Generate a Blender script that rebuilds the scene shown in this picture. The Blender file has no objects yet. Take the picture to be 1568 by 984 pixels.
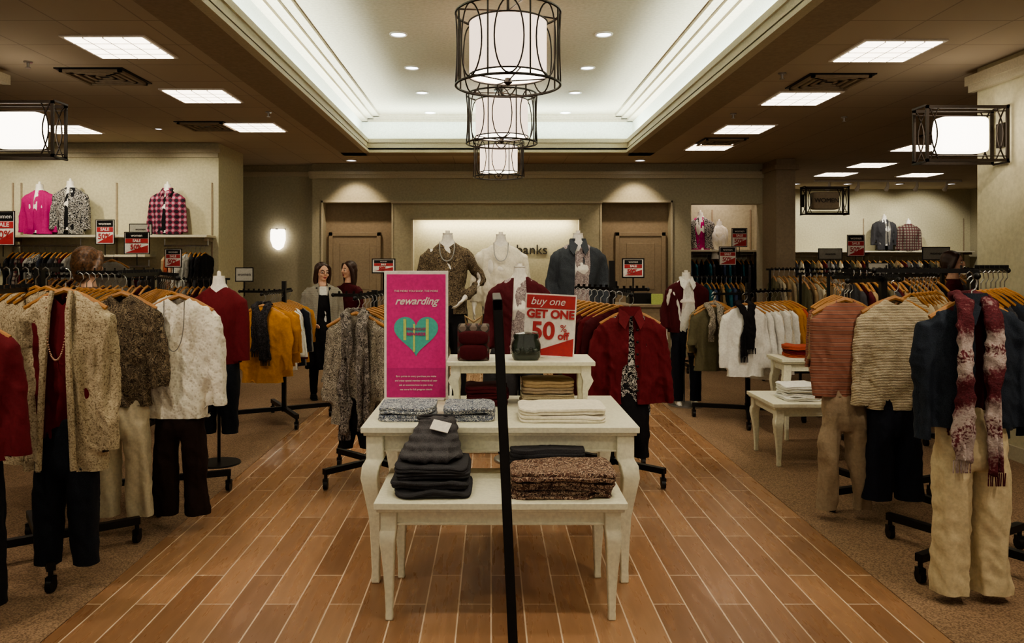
import bpy, bmesh, math, random
from mathutils import Vector, Matrix, noise
random.seed(7)
PI=math.pi
sc=bpy.context.scene
col=sc.collection
# ------------------------------------------------------------------ helpers
def lin(h):
    if isinstance(h,str):
        h=h.lstrip('#'); c=[int(h[i:i+2],16)/255 for i in (0,2,4)]
    else: c=list(h)
    return tuple([(x/12.92 if x<=.04045 else ((x+.055)/1.055)**2.4) for x in c]+[1.0])
def dk(c,f): return (min(1,c[0]*f),min(1,c[1]*f),min(1,c[2]*f),1)
def mat(name,c1,kind='plain',c2=None,c3=None,s=1,rough=.85,bump=.25,metal=0,emit=0,ecol=None,coat=0):
    m=bpy.data.materials.new(name); m.use_nodes=True
    nt=m.node_tree; N=nt.nodes; Lk=nt.links
    b=N['Principled BSDF']; b.inputs['Roughness'].default_value=rough; b.inputs['Metallic'].default_value=metal
    b.inputs['Coat Weight'].default_value=coat
    if name.startswith('fabric_'): b.inputs['Specular IOR Level'].default_value=.2
    a=lin(c1); c2l=lin(c2) if c2 else dk(a,.7); c3l=lin(c3) if c3 else c2l
    tc=N.new('ShaderNodeTexCoord')
    def nz(scale,detail=2,dist=0):
        n=N.new('ShaderNodeTexNoise'); n.inputs['Scale'].default_value=scale; n.inputs['Detail'].default_value=detail
        n.inputs['Distortion'].default_value=dist; Lk.new(tc.outputs['Object'],n.inputs['Vector']); return n.outputs['Fac']
    def wv(axis,scale,dist=0,ds=1):
        n=N.new('ShaderNodeTexWave'); n.bands_direction=axis; n.inputs['Scale'].default_value=scale
        n.inputs['Distortion'].default_value=dist; n.inputs['Detail'].default_value=2; n.inputs['Detail Scale'].default_value=ds
        Lk.new(tc.outputs['Object'],n.inputs['Vector']); return n.outputs['Fac']
    def ramp(fac,stops,const=False):
        r=N.new('ShaderNodeValToRGB'); cr=r.color_ramp
        if const: cr.interpolation='CONSTANT'
        while len(cr.elements)<len(stops): cr.elements.new(.5)
        for e,(p,c) in zip(cr.elements,stops): e.position=p; e.color=c
        Lk.new(fac,r.inputs['Fac']); return r.outputs['Color']
    def half(f,g):
        mm=N.new('ShaderNodeMath'); mm.operation='ADD'; Lk.new(f,mm.inputs[0]); Lk.new(g,mm.inputs[1])
        mm2=N.new('ShaderNodeMath'); mm2.operation='MULTIPLY'; mm2.inputs[1].default_value=.5; Lk.new(mm.outputs[0],mm2.inputs[0]); return mm2.outputs[0]
    bf=None; cl=None
    if kind=='plain':
        f=nz(60*s,3); cl=ramp(f,[(.3,dk(a,.88)),(.7,dk(a,1.08))]); bf=f
    elif kind=='knit':
        h=half(wv('Z',30*s,1.5,4),nz(110*s,2)); cl=ramp(h,[(.2,c2l),(.6,a)]); bf=h
    elif kind=='chunky':
        f=nz(100*s,3,.8); cl=ramp(f,[(.34,c2l),(.5,a),(.7,dk(a,1.15))]); bf=f
    elif kind=='floral':
        f=nz(15*s,3,1.6); cl=ramp(f,[(0,a),(.43,c2l),(.5,c3l),(.56,a),(.63,c2l)],True); bf=f
    elif kind=='scarf':
        h=half(wv('Z',.75*s,4,2.5),nz(90,4)); g=nz(120,3)
        cl=ramp(h,[(0,c3l),(.34,c2l),(.54,a),(.7,dk(a,1.12)),(.78,c2l)]); bf=g
    elif kind=='lace':
        n=N.new('ShaderNodeTexVoronoi'); n.inputs['Scale'].default_value=60*s; Lk.new(tc.outputs['Object'],n.inputs['Vector'])
        h=half(n.outputs['Distance'],nz(22,2,1)); cl=ramp(h,[(.26,c2l),(.46,a)]); bf=h
    elif kind=='stripe':
        f=wv('Z',4*s,.3); cl=ramp(f,[(0,a),(.35,c2l),(.55,c3l),(.75,a)],True); bf=nz(90)
    elif kind=='plaid':
        h=half(wv('Z',3.2*s),wv('X',3.2*s)); cl=ramp(h,[(0,c2l),(.4,a),(.72,c3l)],True); bf=nz(90)
    elif kind=='speck':
        f=nz(130*s,2); cl=ramp(f,[(.38,c2l),(.6,a)]); bf=f
    elif kind in('plank','ctile'):
        mp=N.new('ShaderNodeMapping'); Lk.new(tc.outputs['Object'],mp.inputs['Vector'])
        mp.inputs['Rotation'].default_value=(0,0,PI/2)
        br=N.new('ShaderNodeTexBrick'); Lk.new(mp.outputs[0],br.inputs['Vector'])
        br.inputs['Scale'].default_value=1
        br.inputs['Color1'].default_value=a; br.inputs['Color2'].default_value=c2l; br.inputs['Mortar'].default_value=c3l
        if kind=='plank':
            br.inputs['Brick Width'].default_value=.92; br.inputs['Row Height'].default_value=.152
            br.inputs['Mortar Size'].default_value=.0036; br.offset=.37
            wn=N.new('ShaderNodeTexNoise'); wn.inputs['Scale'].default_value=5; wn.inputs['Detail'].default_value=3
            mp2=N.new('ShaderNodeMapping'); mp2.inputs['Scale'].default_value=(5,.6,1); Lk.new(tc.outputs['Object'],mp2.inputs['Vector']); Lk.new(mp2.outputs[0],wn.inputs['Vector'])
            rr=ramp(wn.outputs['Fac'],[(.25,(.82,.82,.82,1)),(.75,(1.08,1.08,1.08,1))])
            mx=N.new('ShaderNodeMix'); mx.data_type='RGBA'; mx.blend_type='MULTIPLY'; mx.inputs[0].default_value=1
            Lk.new(br.outputs['Color'],mx.inputs[6]); Lk.new(rr,mx.inputs[7]); cl=mx.outputs[2]
            r2=ramp(wn.outputs['Fac'],[(.3,(rough+.1,)*3+(1,)),(.7,(rough-.06,)*3+(1,))]); Lk.new(r2,b.inputs['Roughness'])
        else:
            br.inputs['Brick Width'].default_value=.61; br.inputs['Row Height'].default_value=.61
            br.inputs['Mortar Size'].default_value=.006; br.offset=0; cl=br.outputs['Color']
        bf=br.outputs['Fac']; bump=-abs(bump)
    if cl is not None: Lk.new(cl,b.inputs['Base Color'])
    else: b.inputs['Base Color'].default_value=a
    if bf is not None and bump:
        bp=N.new('ShaderNodeBump'); bp.inputs['Strength'].default_value=abs(bump); bp.inputs['Distance'].default_value=.006
        if bump<0: bp.invert=True
        Lk.new(bf,bp.inputs['Height']); Lk.new(bp.outputs[0],b.inputs['Normal'])
    if emit:
        b.inputs['Emission Color'].default_value=lin(ecol) if ecol else a
        b.inputs['Emission Strength'].default_value=emit
    return m
class MB:
    def __init__(s): s.v=[];s.f=[];s.m=[]
    def add(s,vs,fs,mi=0):
        o=len(s.v); s.v+= [tuple(v) for v in vs]; s.f+=[tuple(i+o for i in f) for f in fs]; s.m+=[mi]*len(fs); return s
    def box(s,x0,x1,y0,y1,z0,z1,mi=0,M=None):
        vs=[Vector((x,y,z)) for z in(z0,z1) for y in(y0,y1) for x in(x0,x1)]
        if M: vs=[M@v for v in vs]
        return s.add(vs,[(0,2,3,1),(4,5,7,6),(0,1,5,4),(2,6,7,3),(0,4,6,2),(1,3,7,5)],mi)
    def tube(s,pts,r,seg=8,mi=0,closed=False,sy=1):
        pts=[Vector(p) for p in pts]; n=len(pts)
        if not isinstance(r,(list,tuple)): r=[r]*n
        vs=[];fs=[]
        up=None
        for i,p in enumerate(pts):
            if closed: t=(pts[(i+1)%n]-pts[i-1])
            else: t=(pts[min(i+1,n-1)]-pts[max(i-1,0)])
            t.normalize()
            if up is None:
                up=Vector((0,0,1)) if abs(t.z)<.9 else Vector((0,1,0))
            u=(up-t*up.dot(t)); u.normalize(); up=u; w=t.cross(u)
            for k in range(seg):
                a=2*PI*k/seg; q=u*math.cos(a)*r[i]+w*math.sin(a)*r[i]; q.y*=sy; vs.append(p+q)
        for i in range(n if closed else n-1):
            j=(i+1)%n
            for k in range(seg):
                l=(k+1)%seg; fs.append((i*seg+k,i*seg+l,j*seg+l,j*seg+k))
        if not closed:
            fs.append(tuple(range(seg))[::-1]); fs.append(tuple((n-1)*seg+k for k in range(seg)))
        return s.add(vs,fs,mi)
    def loft(s,rings,seg=28,mi=0,p=2.3,caps=True):
        vs=[];fs=[]
        for (x,y,z,a,b) in rings:
            for k in range(seg):
                t=2*PI*k/seg; c=math.cos(t); q=math.sin(t)
                vs.append((x+a*math.copysign(abs(c)**(2/p),c),y+b*math.copysign(abs(q)**(2/p),q),z))
        n=len(rings)
        for i in range(n-1):
            for k in range(seg):
                l=(k+1)%seg; fs.append((i*seg+k,i*seg+l,(i+1)*seg+l,(i+1)*seg+k))
        if caps: fs.append(tuple(range(seg))[::-1]); fs.append(tuple((n-1)*seg+k for k in range(seg)))
        return s.add(vs,fs,mi)
    def sq(s,rings,mi=0):
        vs=[];fs=[];n=len(rings)
        for (x,y,z,a) in rings: vs+=[(x-a,y-a,z),(x+a,y-a,z),(x+a,y+a,z),(x-a,y+a,z)]
        for i in range(n-1):
            for k in range(4):
                l=(k+1)%4; fs.append((i*4+k,i*4+l,(i+1)*4+l,(i+1)*4+k))
        fs.append((3,2,1,0)); fs.append(tuple((n-1)*4+k for k in range(4)))
        return s.add(vs,fs,mi)
    def ell(s,c,r,seg=20,rg=12,mi=0,e=1.,M=None):
        def pw(x): return math.copysign(abs(x)**e,x)
        vs=[];fs=[]
        for i in range(rg+1):
            ph=-PI/2+PI*i/rg
            for k in range(seg):
                t=2*PI*k/seg
                v=Vector((r[0]*pw(math.cos(ph))*pw(math.cos(t)),r[1]*pw(math.cos(ph))*pw(math.sin(t)),r[2]*pw(math.sin(ph))))
                if M: v=M@v
                vs.append(v+Vector(c))
        for i in range(rg):
            for k in range(seg):
                l=(k+1)%seg; fs.append((i*seg+k,i*seg+l,(i+1)*seg+l,(i+1)*seg+k))
        return s.add(vs,fs,mi)
    def mesh(s,name,smooth=True):
        me=bpy.data.meshes.new(name); me.from_pydata(s.v,[],s.f); me.update()
        me.polygons.foreach_set('material_index',s.m)
        bm=bmesh.new(); bm.from_mesh(me)
        bmesh.ops.recalc_face_normals(bm,faces=bm.faces); bm.to_mesh(me); bm.free()
        if smooth:
            me.shade_smooth(); me.set_sharp_from_angle(angle=math.radians(38))
        return me
    def obj(s,name,mats,parent=None,loc=(0,0,0),rot=0,smooth=True,bevel=0):
        return O(name,s.mesh(name,smooth),mats,parent,loc,rot,bevel)
def O(name,me,mats,parent=None,loc=(0,0,0),rot=0,bevel=0):
    o=bpy.data.objects.new(name,me); col.objects.link(o)
    if mats is not None:
        if not isinstance(mats,(list,tuple)): mats=[mats]
        if len(me.materials)==0:
            for m in mats: me.materials.append(m)
    o.location=loc; o.rotation_euler=(0,0,rot) if not isinstance(rot,(tuple,list)) else rot
    if parent: o.parent=parent
    if bevel:
        b=o.modifiers.new('bevel','BEVEL'); b.width=bevel; b.segments=2; b.limit_method='ANGLE'
    return o
def E(name,loc=(0,0,0),rot=0):
    o=bpy.data.objects.new(name,None); col.objects.link(o); o.location=loc; o.rotation_euler=(0,0,rot); o.empty_display_size=.1; return o
def fuse(me,vox,smooth=3):
    o=bpy.data.objects.new('tmp',me); col.objects.link(o)
    r=o.modifiers.new('r','REMESH'); r.mode='VOXEL'; r.voxel_size=vox
    if smooth:
        q=o.modifiers.new('s','SMOOTH'); q.iterations=smooth; q.factor=.6
    dg=bpy.context.evaluated_depsgraph_get(); dg.update()
    m2=bpy.data.meshes.new_from_object(o.evaluated_get(dg))
    bpy.data.objects.remove(o); m2.shade_smooth(); return m2
def wrinkle(me,fold,fr,seed,k0=.25,zt=0):
    vs=me.vertices; nn=[v.normal.copy() for v in vs]
    for v,n in zip(vs,nn):
        c=v.co; k=.3+min(1,max(0,(zt-c.z)/k0))
        a=noise.noise(Vector((c.x*fr*.75+seed*3.1,c.y*fr*.4,c.z*2.1+seed)))
        b2=noise.noise(Vector((c.x*20+c.z*9+seed,c.y*16,c.z*11)))
        d=(a*.8+.28-abs(a)*1.7)*fold*1.25*k+(.18-abs(b2))*fold*.75
        v.co=c+n*d
    me.update()
def txt(s,size,mt,parent,loc,rotz=0,ext=.001,align='CENTER',shear=0,tilt=PI/2,name='lettering',bold=0):
    cu=bpy.data.curves.new(name,'FONT'); cu.body=s; cu.size=size; cu.extrude=ext; cu.align_x=align; cu.align_y='CENTER'; cu.shear=shear; cu.offset=bold
    o=bpy.data.objects.new('t',cu); col.objects.link(o)
    dg=bpy.context.evaluated_depsgraph_get(); dg.update()
    me=bpy.data.meshes.new_from_object(o.evaluated_get(dg)); bpy.data.objects.remove(o)
    me.materials.clear()
    return O(name,me,mt,parent,loc,(tilt,0,rotz))
# ------------------------------------------------------------------ materials
m_wall=mat('paint_greige','#aea78f',rough=.9,bump=.05,s=.5)
m_wall2=mat('paint_cream','#c4bd9f',rough=.9,bump=.05,s=.5)
m_taupe=mat('paint_taupe','#968670',rough=.85,bump=.05,s=.5)
m_trim=mat('paint_trim','#bdb49b',rough=.6,bump=0)
m_ceil=mat('ceiling_tile','#b3a48f','ctile','#ae9f8a','#948776',rough=.95,bump=.2)
m_rec=mat('paint_recess_ceiling','#bbaf9b',rough=.9,bump=.05,s=.5)
m_cove=mat('paint_cove_white','#e8ebe2',rough=.8,bump=0)
m_floor=mat('wood_look_tile','#a67f5e','plank','#8a6548','#dbc2a6',rough=.28,bump=.3)
m_carp=mat('carpet','#997d62','speck','#6b543f',rough=1,bump=.6)
m_black=mat('black_metal','#151312',rough=.45,metal=.4,bump=0)
m_bronze=mat('bronze_metal','#2e261f',rough=.4,metal=.6,bump=0)
m_chrome=mat('steel','#b5b5b5',rough=.3,metal=1,bump=0)
m_white=mat('painted_white_wood','#dfdcc5',rough=.45,bump=.08)
m_shelf=mat('shelf_laminate','#cfc8b2',rough=.5,bump=.05)
m_wood=mat('hanger_wood','#a4723c','plain',rough=.5,bump=.1)
m_mann=mat('mannequin_gloss','#e6e1d7',rough=.35,bump=0)
m_shade=mat('lamp_shade_lit','#f6e6d4',rough=.9,bump=0,emit=1.5,ecol='#ffe3cf')
m_shadeB=mat('lamp_glow','#ffffff',rough=.9,bump=0,emit=5,ecol='#fff4e2')
m_pan=mat('light_panel','#ffffff',rough=.9,bump=0,emit=5,ecol='#fff0da')
m_led=mat('led_lens','#ffffff',rough=.5,bump=0,emit=6,ecol='#eef4ff')
m_signw=mat('sign_white','#dfd9d0',rough=.6,bump=0)
m_signr=mat('sign_red','#a62b32',rough=.6,bump=0)
m_pink=mat('sign_pink','#cd3080',rough=.5,bump=0)
m_pinkd=mat('sign_magenta','#b42a74',rough=.5,bump=0)
m_teal=mat('sign_teal','#4fab9d',rough=.5,bump=0)
m_yel=mat('sign_yellow','#b8c874',rough=.5,bump=0)
m_grayS=mat('sign_gray','#8d8a80',rough=.6,bump=0)
m_dktxt=mat('dark_lettering','#2a2620',rough=.6,bump=0)
m_skin=mat('skin','#deb095',rough=.55,bump=.03)
m_lip=mat('lips','#a8504c',rough=.5,bump=0)
m_eye=mat('eye_white','#eeeae4',rough=.3,bump=0)
m_iris=mat('iris_dark','#22170f',rough=.3,bump=0)
m_hairb=mat('hair_brown','#3c241a',rough=.45,bump=.3)
m_hairl=mat('hair_blonde','#6b4a2e','speck','#402a19',s=.5,rough=.45,bump=.5)
m_glass=mat('smoked_acrylic','#2b342c',rough=.15,bump=0,coat=.5)
F={}
def fab(k,*a,**kw): F[k]=mat('fabric_'+k,*a,**kw)
fab('beigeknit','#b5a68a','chunky','#7d6c53',bump=1,s=1.2)
fab('creamknit','#cabca0','knit','#998b70',bump=.8,s=1.1)
fab('red','#621a21','plain',bump=.3); fab('dkred','#4b151c','plain',bump=.3); fab('rust','#8f5f4f','stripe','#53322e','#a68475',s=1.6)
fab('brownfloral','#574b3e','floral','#877862','#332a22',s=2.2)
fab('lace','#e9e3d4','lace','#c6beab',bump=1)
fab('cream','#d0c5aa','plain'); fab('ivory','#e4ddca','plain'); fab('white','#e2e1da','plain')
fab('dkbrown','#2a1d19','plain'); fab('black','#171619','plain'); fab('navy','#1e212c','plain'); fab('jean','#20242c','speck','#171a20',s=2)
fab('denim','#2d333d','speck','#20262f',s=2,bump=.3); fab('denimlt','#474b51','speck','#32373d',s=2)
fab('mustard','#b07b33','plain'); fab('olive','#5c5641','plain'); fab('grey','#7f7b74','plain'); fab('greyknit','#9c978b','knit','#6d6960')
fab('paisley','#8b8375','floral','#4a433d','#b8ae9e',s=3); fab('blackwhite','#1c1b1f','floral','#c8c4bc','#1c1b1f',s=1.9)
fab('pinkp','#aa256b','plain'); fab('plaid','#853c52','plaid','#33262f','#b08290',s=1.3); fab('plaiddk','#49413c','plaid','#7d7067','#5c2a2e',s=1.6)
fab('tan','#a08866','plain'); fab('taupe','#9f8c75','plain',bump=.5); fab('khaki','#c9b997','plain')
fab('scarf','#aa9b95','scarf','#602930','#28191d',bump=.8); fab('scarfb','#201e20','floral','#3d393c','#171617',s=2)
fab('scarfg','#6c655e','floral','#3b3634','#98908a',s=1.6)
fab('bluepat','#5f6778','floral','#d0d0ce','#3e4557',s=3); fab('brownpat','#5d4238','floral','#a68f7c','#33231f',s=2.4)
fab('charcoal','#3c3b3e','plain'); fab('gdenim','#5a5759','speck','#454346',s=2,bump=.3); fab('gdenimdk','#3f3d40','speck','#302f32',s=2,bump=.3)
fab('teal','#2a5c69','plain'); fab('blue','#3a4661','plain'); fab('orange','#aa523c','plain'); fab('green','#566449','plain')
fab('peach','#b4917b','plain'); fab('greypink','#9a8d8c','floral','#6c5f63','#c3b6b2',s=3)
# ------------------------------------------------------------------ room shell
H=3.3
def room():
    B=MB(); B.box(-1.9,1.95,-3,20,-.1,0,0); B.obj('floor',[m_floor],smooth=False)
    B=MB(); B.box(-9,-1.9,-3,20,-.1,.004,0); B.box(1.95,11,-3,20,-.1,.004,0); B.obj('floor_carpet',[m_carp],smooth=False)
    B=MB()
    B.box(-9,-1.88,-3,20,H,H+.06); B.box(2.08,11,-3,20,H,H+.06); B.box(-1.88,2.08,11.9,20,H,H+.06); B.box(-1.88,2.08,-3,-1.5,H,H+.06)
    B.obj('ceiling',[m_ceil],smooth=False)
    B=MB(); B.box(-2.3,2.5,-1.9,13,4.0,4.06); B.obj('ceiling_recess',[m_rec],smooth=False)
    B=MB()
    B.box(-2.16,-2.1,-1.75,12.8,H+.06,4.0); B.box(2.3,2.36,-1.75,12.8,H+.06,4.0)
    B.box(-2.16,2.36,12.76,12.82,H+.06,4.0); B.box(-2.16,2.36,-1.75,-1.69,H+.06,4.0)
    B.obj('wall_cove',[m_cove],smooth=False)
    B=MB()
    for i,(ins,z0) in enumerate([(.10,3.90),(.2,3.935),(.3,3.965)]):
        B.box(-2.1,-2.1+ins,-1.69,12.76,z0,z0+.04); B.box(2.3-ins,2.3,-1.69,12.76,z0,z0+.04)
        B.box(-2.1,2.3,12.76-ins*.6,12.76,z0,z0+.04)
    B.obj('trim_1',[m_rec],smooth=False)
    B=MB()
    prof=[(0.0,.05,H-.02,H+.19),(-.02,.0,H+.13,H+.19),(-.012,0,H+.05,H+.07),(-.03,.0,H-.02,H+.02)]
    for (a,b,z0,z1) in prof:
        B.box(-1.88-b,-1.88-a,-1.5,11.9+b,z0,z1); B.box(2.08+a,2.08+b,-1.5,11.9+b,z0,z1)
        B.box(-1.88-b,2.08+b,11.9+a,11.9+b,z0,z1)
    B.obj('trim_2',[m_trim],smooth=False)
    B=MB()
    B.box(-2.3,-1.93,-1.5,12.3,H-.014,H+.001); B.box(2.13,2.5,-1.5,12.3,H-.014,H+.001); B.box(-2.3,2.5,11.95,12.3,H-.014,H+.001)
    B.obj('trim_3',[m_taupe],smooth=False)
    B=MB(); B.box(-9,-3.86,11.1,12.2,0,H); B.obj('wall_display_left',[m_wall2],smooth=False)
    B=MB(); B.box(-9,-3.06,13.6,13.8,0,H); B.obj('wall_recess_left',[m_wall],smooth=False)
    B=MB(); B.box(-4.55,-4.27,-1,6.8,0,H); B.obj('wall_left',[m_wall],smooth=False)
    B=MB(); B.box(4.25,4.55,-1,6.85,0,H); B.obj('wall_right',[m_wall2],smooth=False)
    B=MB(); B.box(-9.2,-9,-3,20,0,H+.06); B.obj('wall_far_left',[m_wall],smooth=False)
    B=MB(); B.box(11,11.2,-3,20,0,H+.06); B.obj('wall_far_right',[m_wall],smooth=False)
    B=MB(); B.box(4.9,11,18,18.2,0,H); B.obj('wall_back_right',[m_wall2],smooth=False)
    B=MB(); y0=13.4; y1=13.62; zt=2.64
    B.box(-3.06,3.25,y0,y1,zt,H)
    B.box(-3.06,-2.87,y0,y1,0,zt); B.box(-1.70,-1.33,y0-.02,y1,0,zt-.02); B.box(1.5,1.89,y0-.02,y1,0,zt-.02); B.box(3.07,3.25,y0,y1,0,zt)
    B.box(-1.33,1.5,y0-.02,y1,2.38,zt-.02)
    B.obj('wall_back',[m_wall],smooth=False)
    B=MB(); B.box(-3.06,3.25,y1,y1+.1,0,H); B.obj('wall_back_niche',[m_taupe],smooth=False)
    B=MB(); B.box(-1.33,1.5,y0+.17,y0+.22,0,2.4); B.obj('wall_feature_panel',[m_wall2],smooth=False)
    B=MB()
    for (a,b) in ((-2.9,-2.87),(-1.7,-1.67),(1.86,1.89),(3.07,3.1)): B.box(a,b,y0-.03,y0,0,zt+.03)
    B.box(-2.9,-1.67,y0-.03,y0,zt,zt+.04); B.box(1.86,3.1,y0-.03,y0,zt,zt+.04)
    B.box(-1.36,1.53,y0-.05,y0-.02,2.34,2.38); B.box(-1.36,-1.33,y0-.05,y0-.02,0,2.36); B.box(1.5,1.53,y0-.05,y0-.02,0,2.36)
    B.box(-3.1,4.9,y0-.07,y0,3.05,3.11); B.box(-3.1,4.9,y0-.1,y0,3.11,3.16)
    B.box(-1.7,1.89,y0-.1,y0,2.62,2.66)
    B.obj('trim_4',[m_trim],smooth=False)
    for i,(a,b) in enumerate(((-2.74,-1.98),(2.22,2.95))):
        D=E('door_%d'%(i+1),((a+b)/2,y1-.001,0)); w=(b-a)/2
        B=MB(); B.box(-w,w,-.05,0,0,2.07); B.box(-w-.07,-w,-.07,0,0,2.14); B.box(w,w+.07,-.07,0,0,2.14); B.box(-w-.07,w+.07,-.07,0,2.07,2.14)
        B.box(-w+.12,w-.12,-.06,-.04,1.15,1.95); B.box(-w+.12,w-.12,-.06,-.04,.2,1.0)
        B.obj('leaf',[m_taupe],D,smooth=False,bevel=.006)
        B=MB(); B.tube([(w-.08,-.05,1.02),(w-.08,-.11,1.02),(w-.2,-.11,1.02)],.01); B.obj('handle',[m_chrome],D)
    B=MB(); B.box(3.25,3.42,y0,y0+.3,0,H); B.box(4.64,4.9,y0,y0+.3,0,H); B.box(3.42,4.64,y0,y0+.3,2.62,H)
    B.box(3.25,4.9,14.45,14.6,0,H); B.box(3.25,3.3,y0+.3,14.45,0,H); B.box(4.85,4.9,y0+.3,14.45,0,H)
    B.obj('wall_alcove',[m_wall],smooth=False)
    B=MB(); B.box(4.64,4.95,12.75,13.4,0,H); B.box(4.62,4.97,12.72,13.4,0,.12); B.box(4.6,4.99,12.7,13.4,3.12,3.2); B.obj('wall_column',[m_taupe],smooth=False)
    B=MB(); B.box(-9,-3.82,11.04,11.1,3.16,3.22); B.box(-9,-3.86,11.07,11.1,3.1,3.16); B.box(4.2,4.25,-1,6.9,3.1,3.16); B.box(4.18,4.25,-1,6.92,3.16,3.24)
    B.box(-4.27,-4.2,-1,6.85,3.16,3.24); B.box(-9,-3.06,13.55,13.6,3.1,3.18)
    B.obj('trim_5',[m_trim],smooth=False)
    B=MB(); B.box(-9,-3.84,11.07,11.1,0,.12); B.box(-3.86,-3.84,11.07,12.2,0,.12); B.obj('baseboard_left',[m_trim],smooth=False)
    B=MB(); B.box(4.23,4.25,-1,6.87,0,.12); B.obj('baseboard_right',[m_trim],smooth=False)
room()
# ------------------------------------------------------------------ lights
WM=(1,.87,.70)
def arealight(name,loc,rot,sx,sy,power,c,parent=None):
    l=bpy.data.lights.new(name,'AREA'); l.shape='RECTANGLE'; l.size=sx; l.size_y=sy; l.energy=power; l.color=c
    o=bpy.data.objects.new(name,l); col.objects.link(o); o.location=loc; o.rotation_euler=rot
    if parent:o.parent=parent
    return o
def spot(loc,tgt,power,ang=70,c=WM,parent=None,blend=.6,r=.05):
    l=bpy.data.lights.new('lamp','SPOT'); l.energy=power; l.color=c; l.spot_size=math.radians(ang); l.spot_blend=blend; l.shadow_soft_size=r
    o=bpy.data.objects.new('lamp',l); col.objects.link(o)
    d=Vector(tgt)-Vector(loc); o.rotation_euler=d.to_track_quat('-Z','Y').to_euler()
    if parent: o.parent=parent; o.location=(Vector(loc)-parent.location)/parent.scale.x
    else: o.location=loc
    return o
dl_mesh=None
def downlight(x,y,z,tgt=None,power=40,ang=80,c=WM,s=1):
    global dl_mesh
    P=E('recessed_downlight',(x,y,z)); P.scale=(s,s,s)
    if dl_mesh is None:
        B=MB(); n=28; pts=[(.085*math.cos(2*PI*k/n),.085*math.sin(2*PI*k/n),-.004) for k in range(n)]
        B.tube(pts,.012,6,0,closed=True)
        B.loft([(0,0,-.001,.083,.083),(0,0,-.004,.083,.083)],n,1,2)
        dl_mesh=B.mesh('fixture'); dl_mesh.materials.append(m_signw); dl_mesh.materials.append(m_led)
    O('fixture',dl_mesh,None,P)
    spot((x,y,z-.03),tgt or (x,y,0),power,ang,c,P)
for y in (1.2,2.6,4.0,5.4,6.8,8.2,9.6,11.0,12.45):
    for x in(-.97,1.18):
        downlight(x,y,4.0,power=44 if y<12 else 12,ang=62)
def panel(x,y,z=H,w=.6,d=.6):
    B=MB(); B.box(-w/2-.02,w/2+.02,-d/2-.02,d/2+.02,-.012,0,0); B.box(-w/2+.01,w/2-.01,-d/2+.01,d/2-.01,-.018,-.011,1)
    for k in range(1,4):
        t=-w/2+w*k/4; B.box(t-.003,t+.003,-d/2,d/2,-.021,-.012,0); B.box(-w/2,w/2,t*d/w-.003,t*d/w+.003,-.021,-.012,0)
    B.obj('ceiling_light_panel',[m_signw,m_pan],loc=(x,y,z),smooth=False)
for (x,y) in [(-2.9,6.15),(-2.92,7.94),(-2.93,9.76),(-5.35,9.9),(3.15,6.26),(3.17,8.06),(3.19,9.9),(3.05,4.5),(-2.9,4.3),(3.19,11.4),(6.55,13.5),(6.55,14.9),(6.3,11.5),(-6.6,7.9),(-6.9,9.9),(8.2,15),(3.1,2.4),(-2.9,2.4),(6.3,9.3),(9,11.5)]:
    panel(x,y)
def vent(x,y):
    B=MB(); B.box(-.3,.3,-.3,.3,-.01,0,0)
    for k in range(4):
        r=.27-.065*k
        for (a,b,c,d) in((-r,r,-r,-r+.03),(-r,r,r-.03,r),(-r,-r+.03,-r,r),(r-.03,r,-r,r)): B.box(a,b,c,d,-.03+.004*k,-.008,1)
    B.obj('air_vent',[m_black,m_taupe],loc=(x,y,H),smooth=False)
for p in [(-3.5,7.1),(-3.5,9.67),(3.15,7.3),(3.19,10.9),(6.0,10.2),(-5.6,5.8),(5.4,5.5)]: vent(*p)
for p in [(-3.9,6.6),(-2.5,8.8),(2.75,8.9),(4.1,9.1),(2.6,7)]:
    B=MB(); B.loft([(0,0,0,.035,.035),(0,0,-.01,.035,.035),(0,0,-.012,.012,.012),(0,0,-.05,.01,.01),(0,0,-.052,.022,.022),(0,0,-.056,.022,.022)],14,0,2); B.obj('sprinkler_head',[m_chrome],loc=(p[0],p[1],H))
CC=(.86,1,.95)
P=E('cove_light_strip',(0,0,0))
B=MB(); B.box(-2.06,-2.02,-1.4,12.3,H+.065,H+.09); B.box(2.22,2.26,-1.4,12.3,H+.065,H+.09); B.box(-1.7,1.9,12.3,12.34,H+.065,H+.09); B.obj('housing',[m_signw],P,smooth=False)
arealight('tube_left',(-2.02,5.4,H+.12),(0,math.radians(180-8),0),.06,13.6,230,CC,P)
arealight('tube_right',(2.22,5.4,H+.12),(0,math.radians(180+8),0),.06,13.6,230,CC,P)
arealight('tube_back',(.1,12.25,H+.12),(math.radians(180+15),0,0),3.9,.06,80,(.8,1,.96),P)
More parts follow.
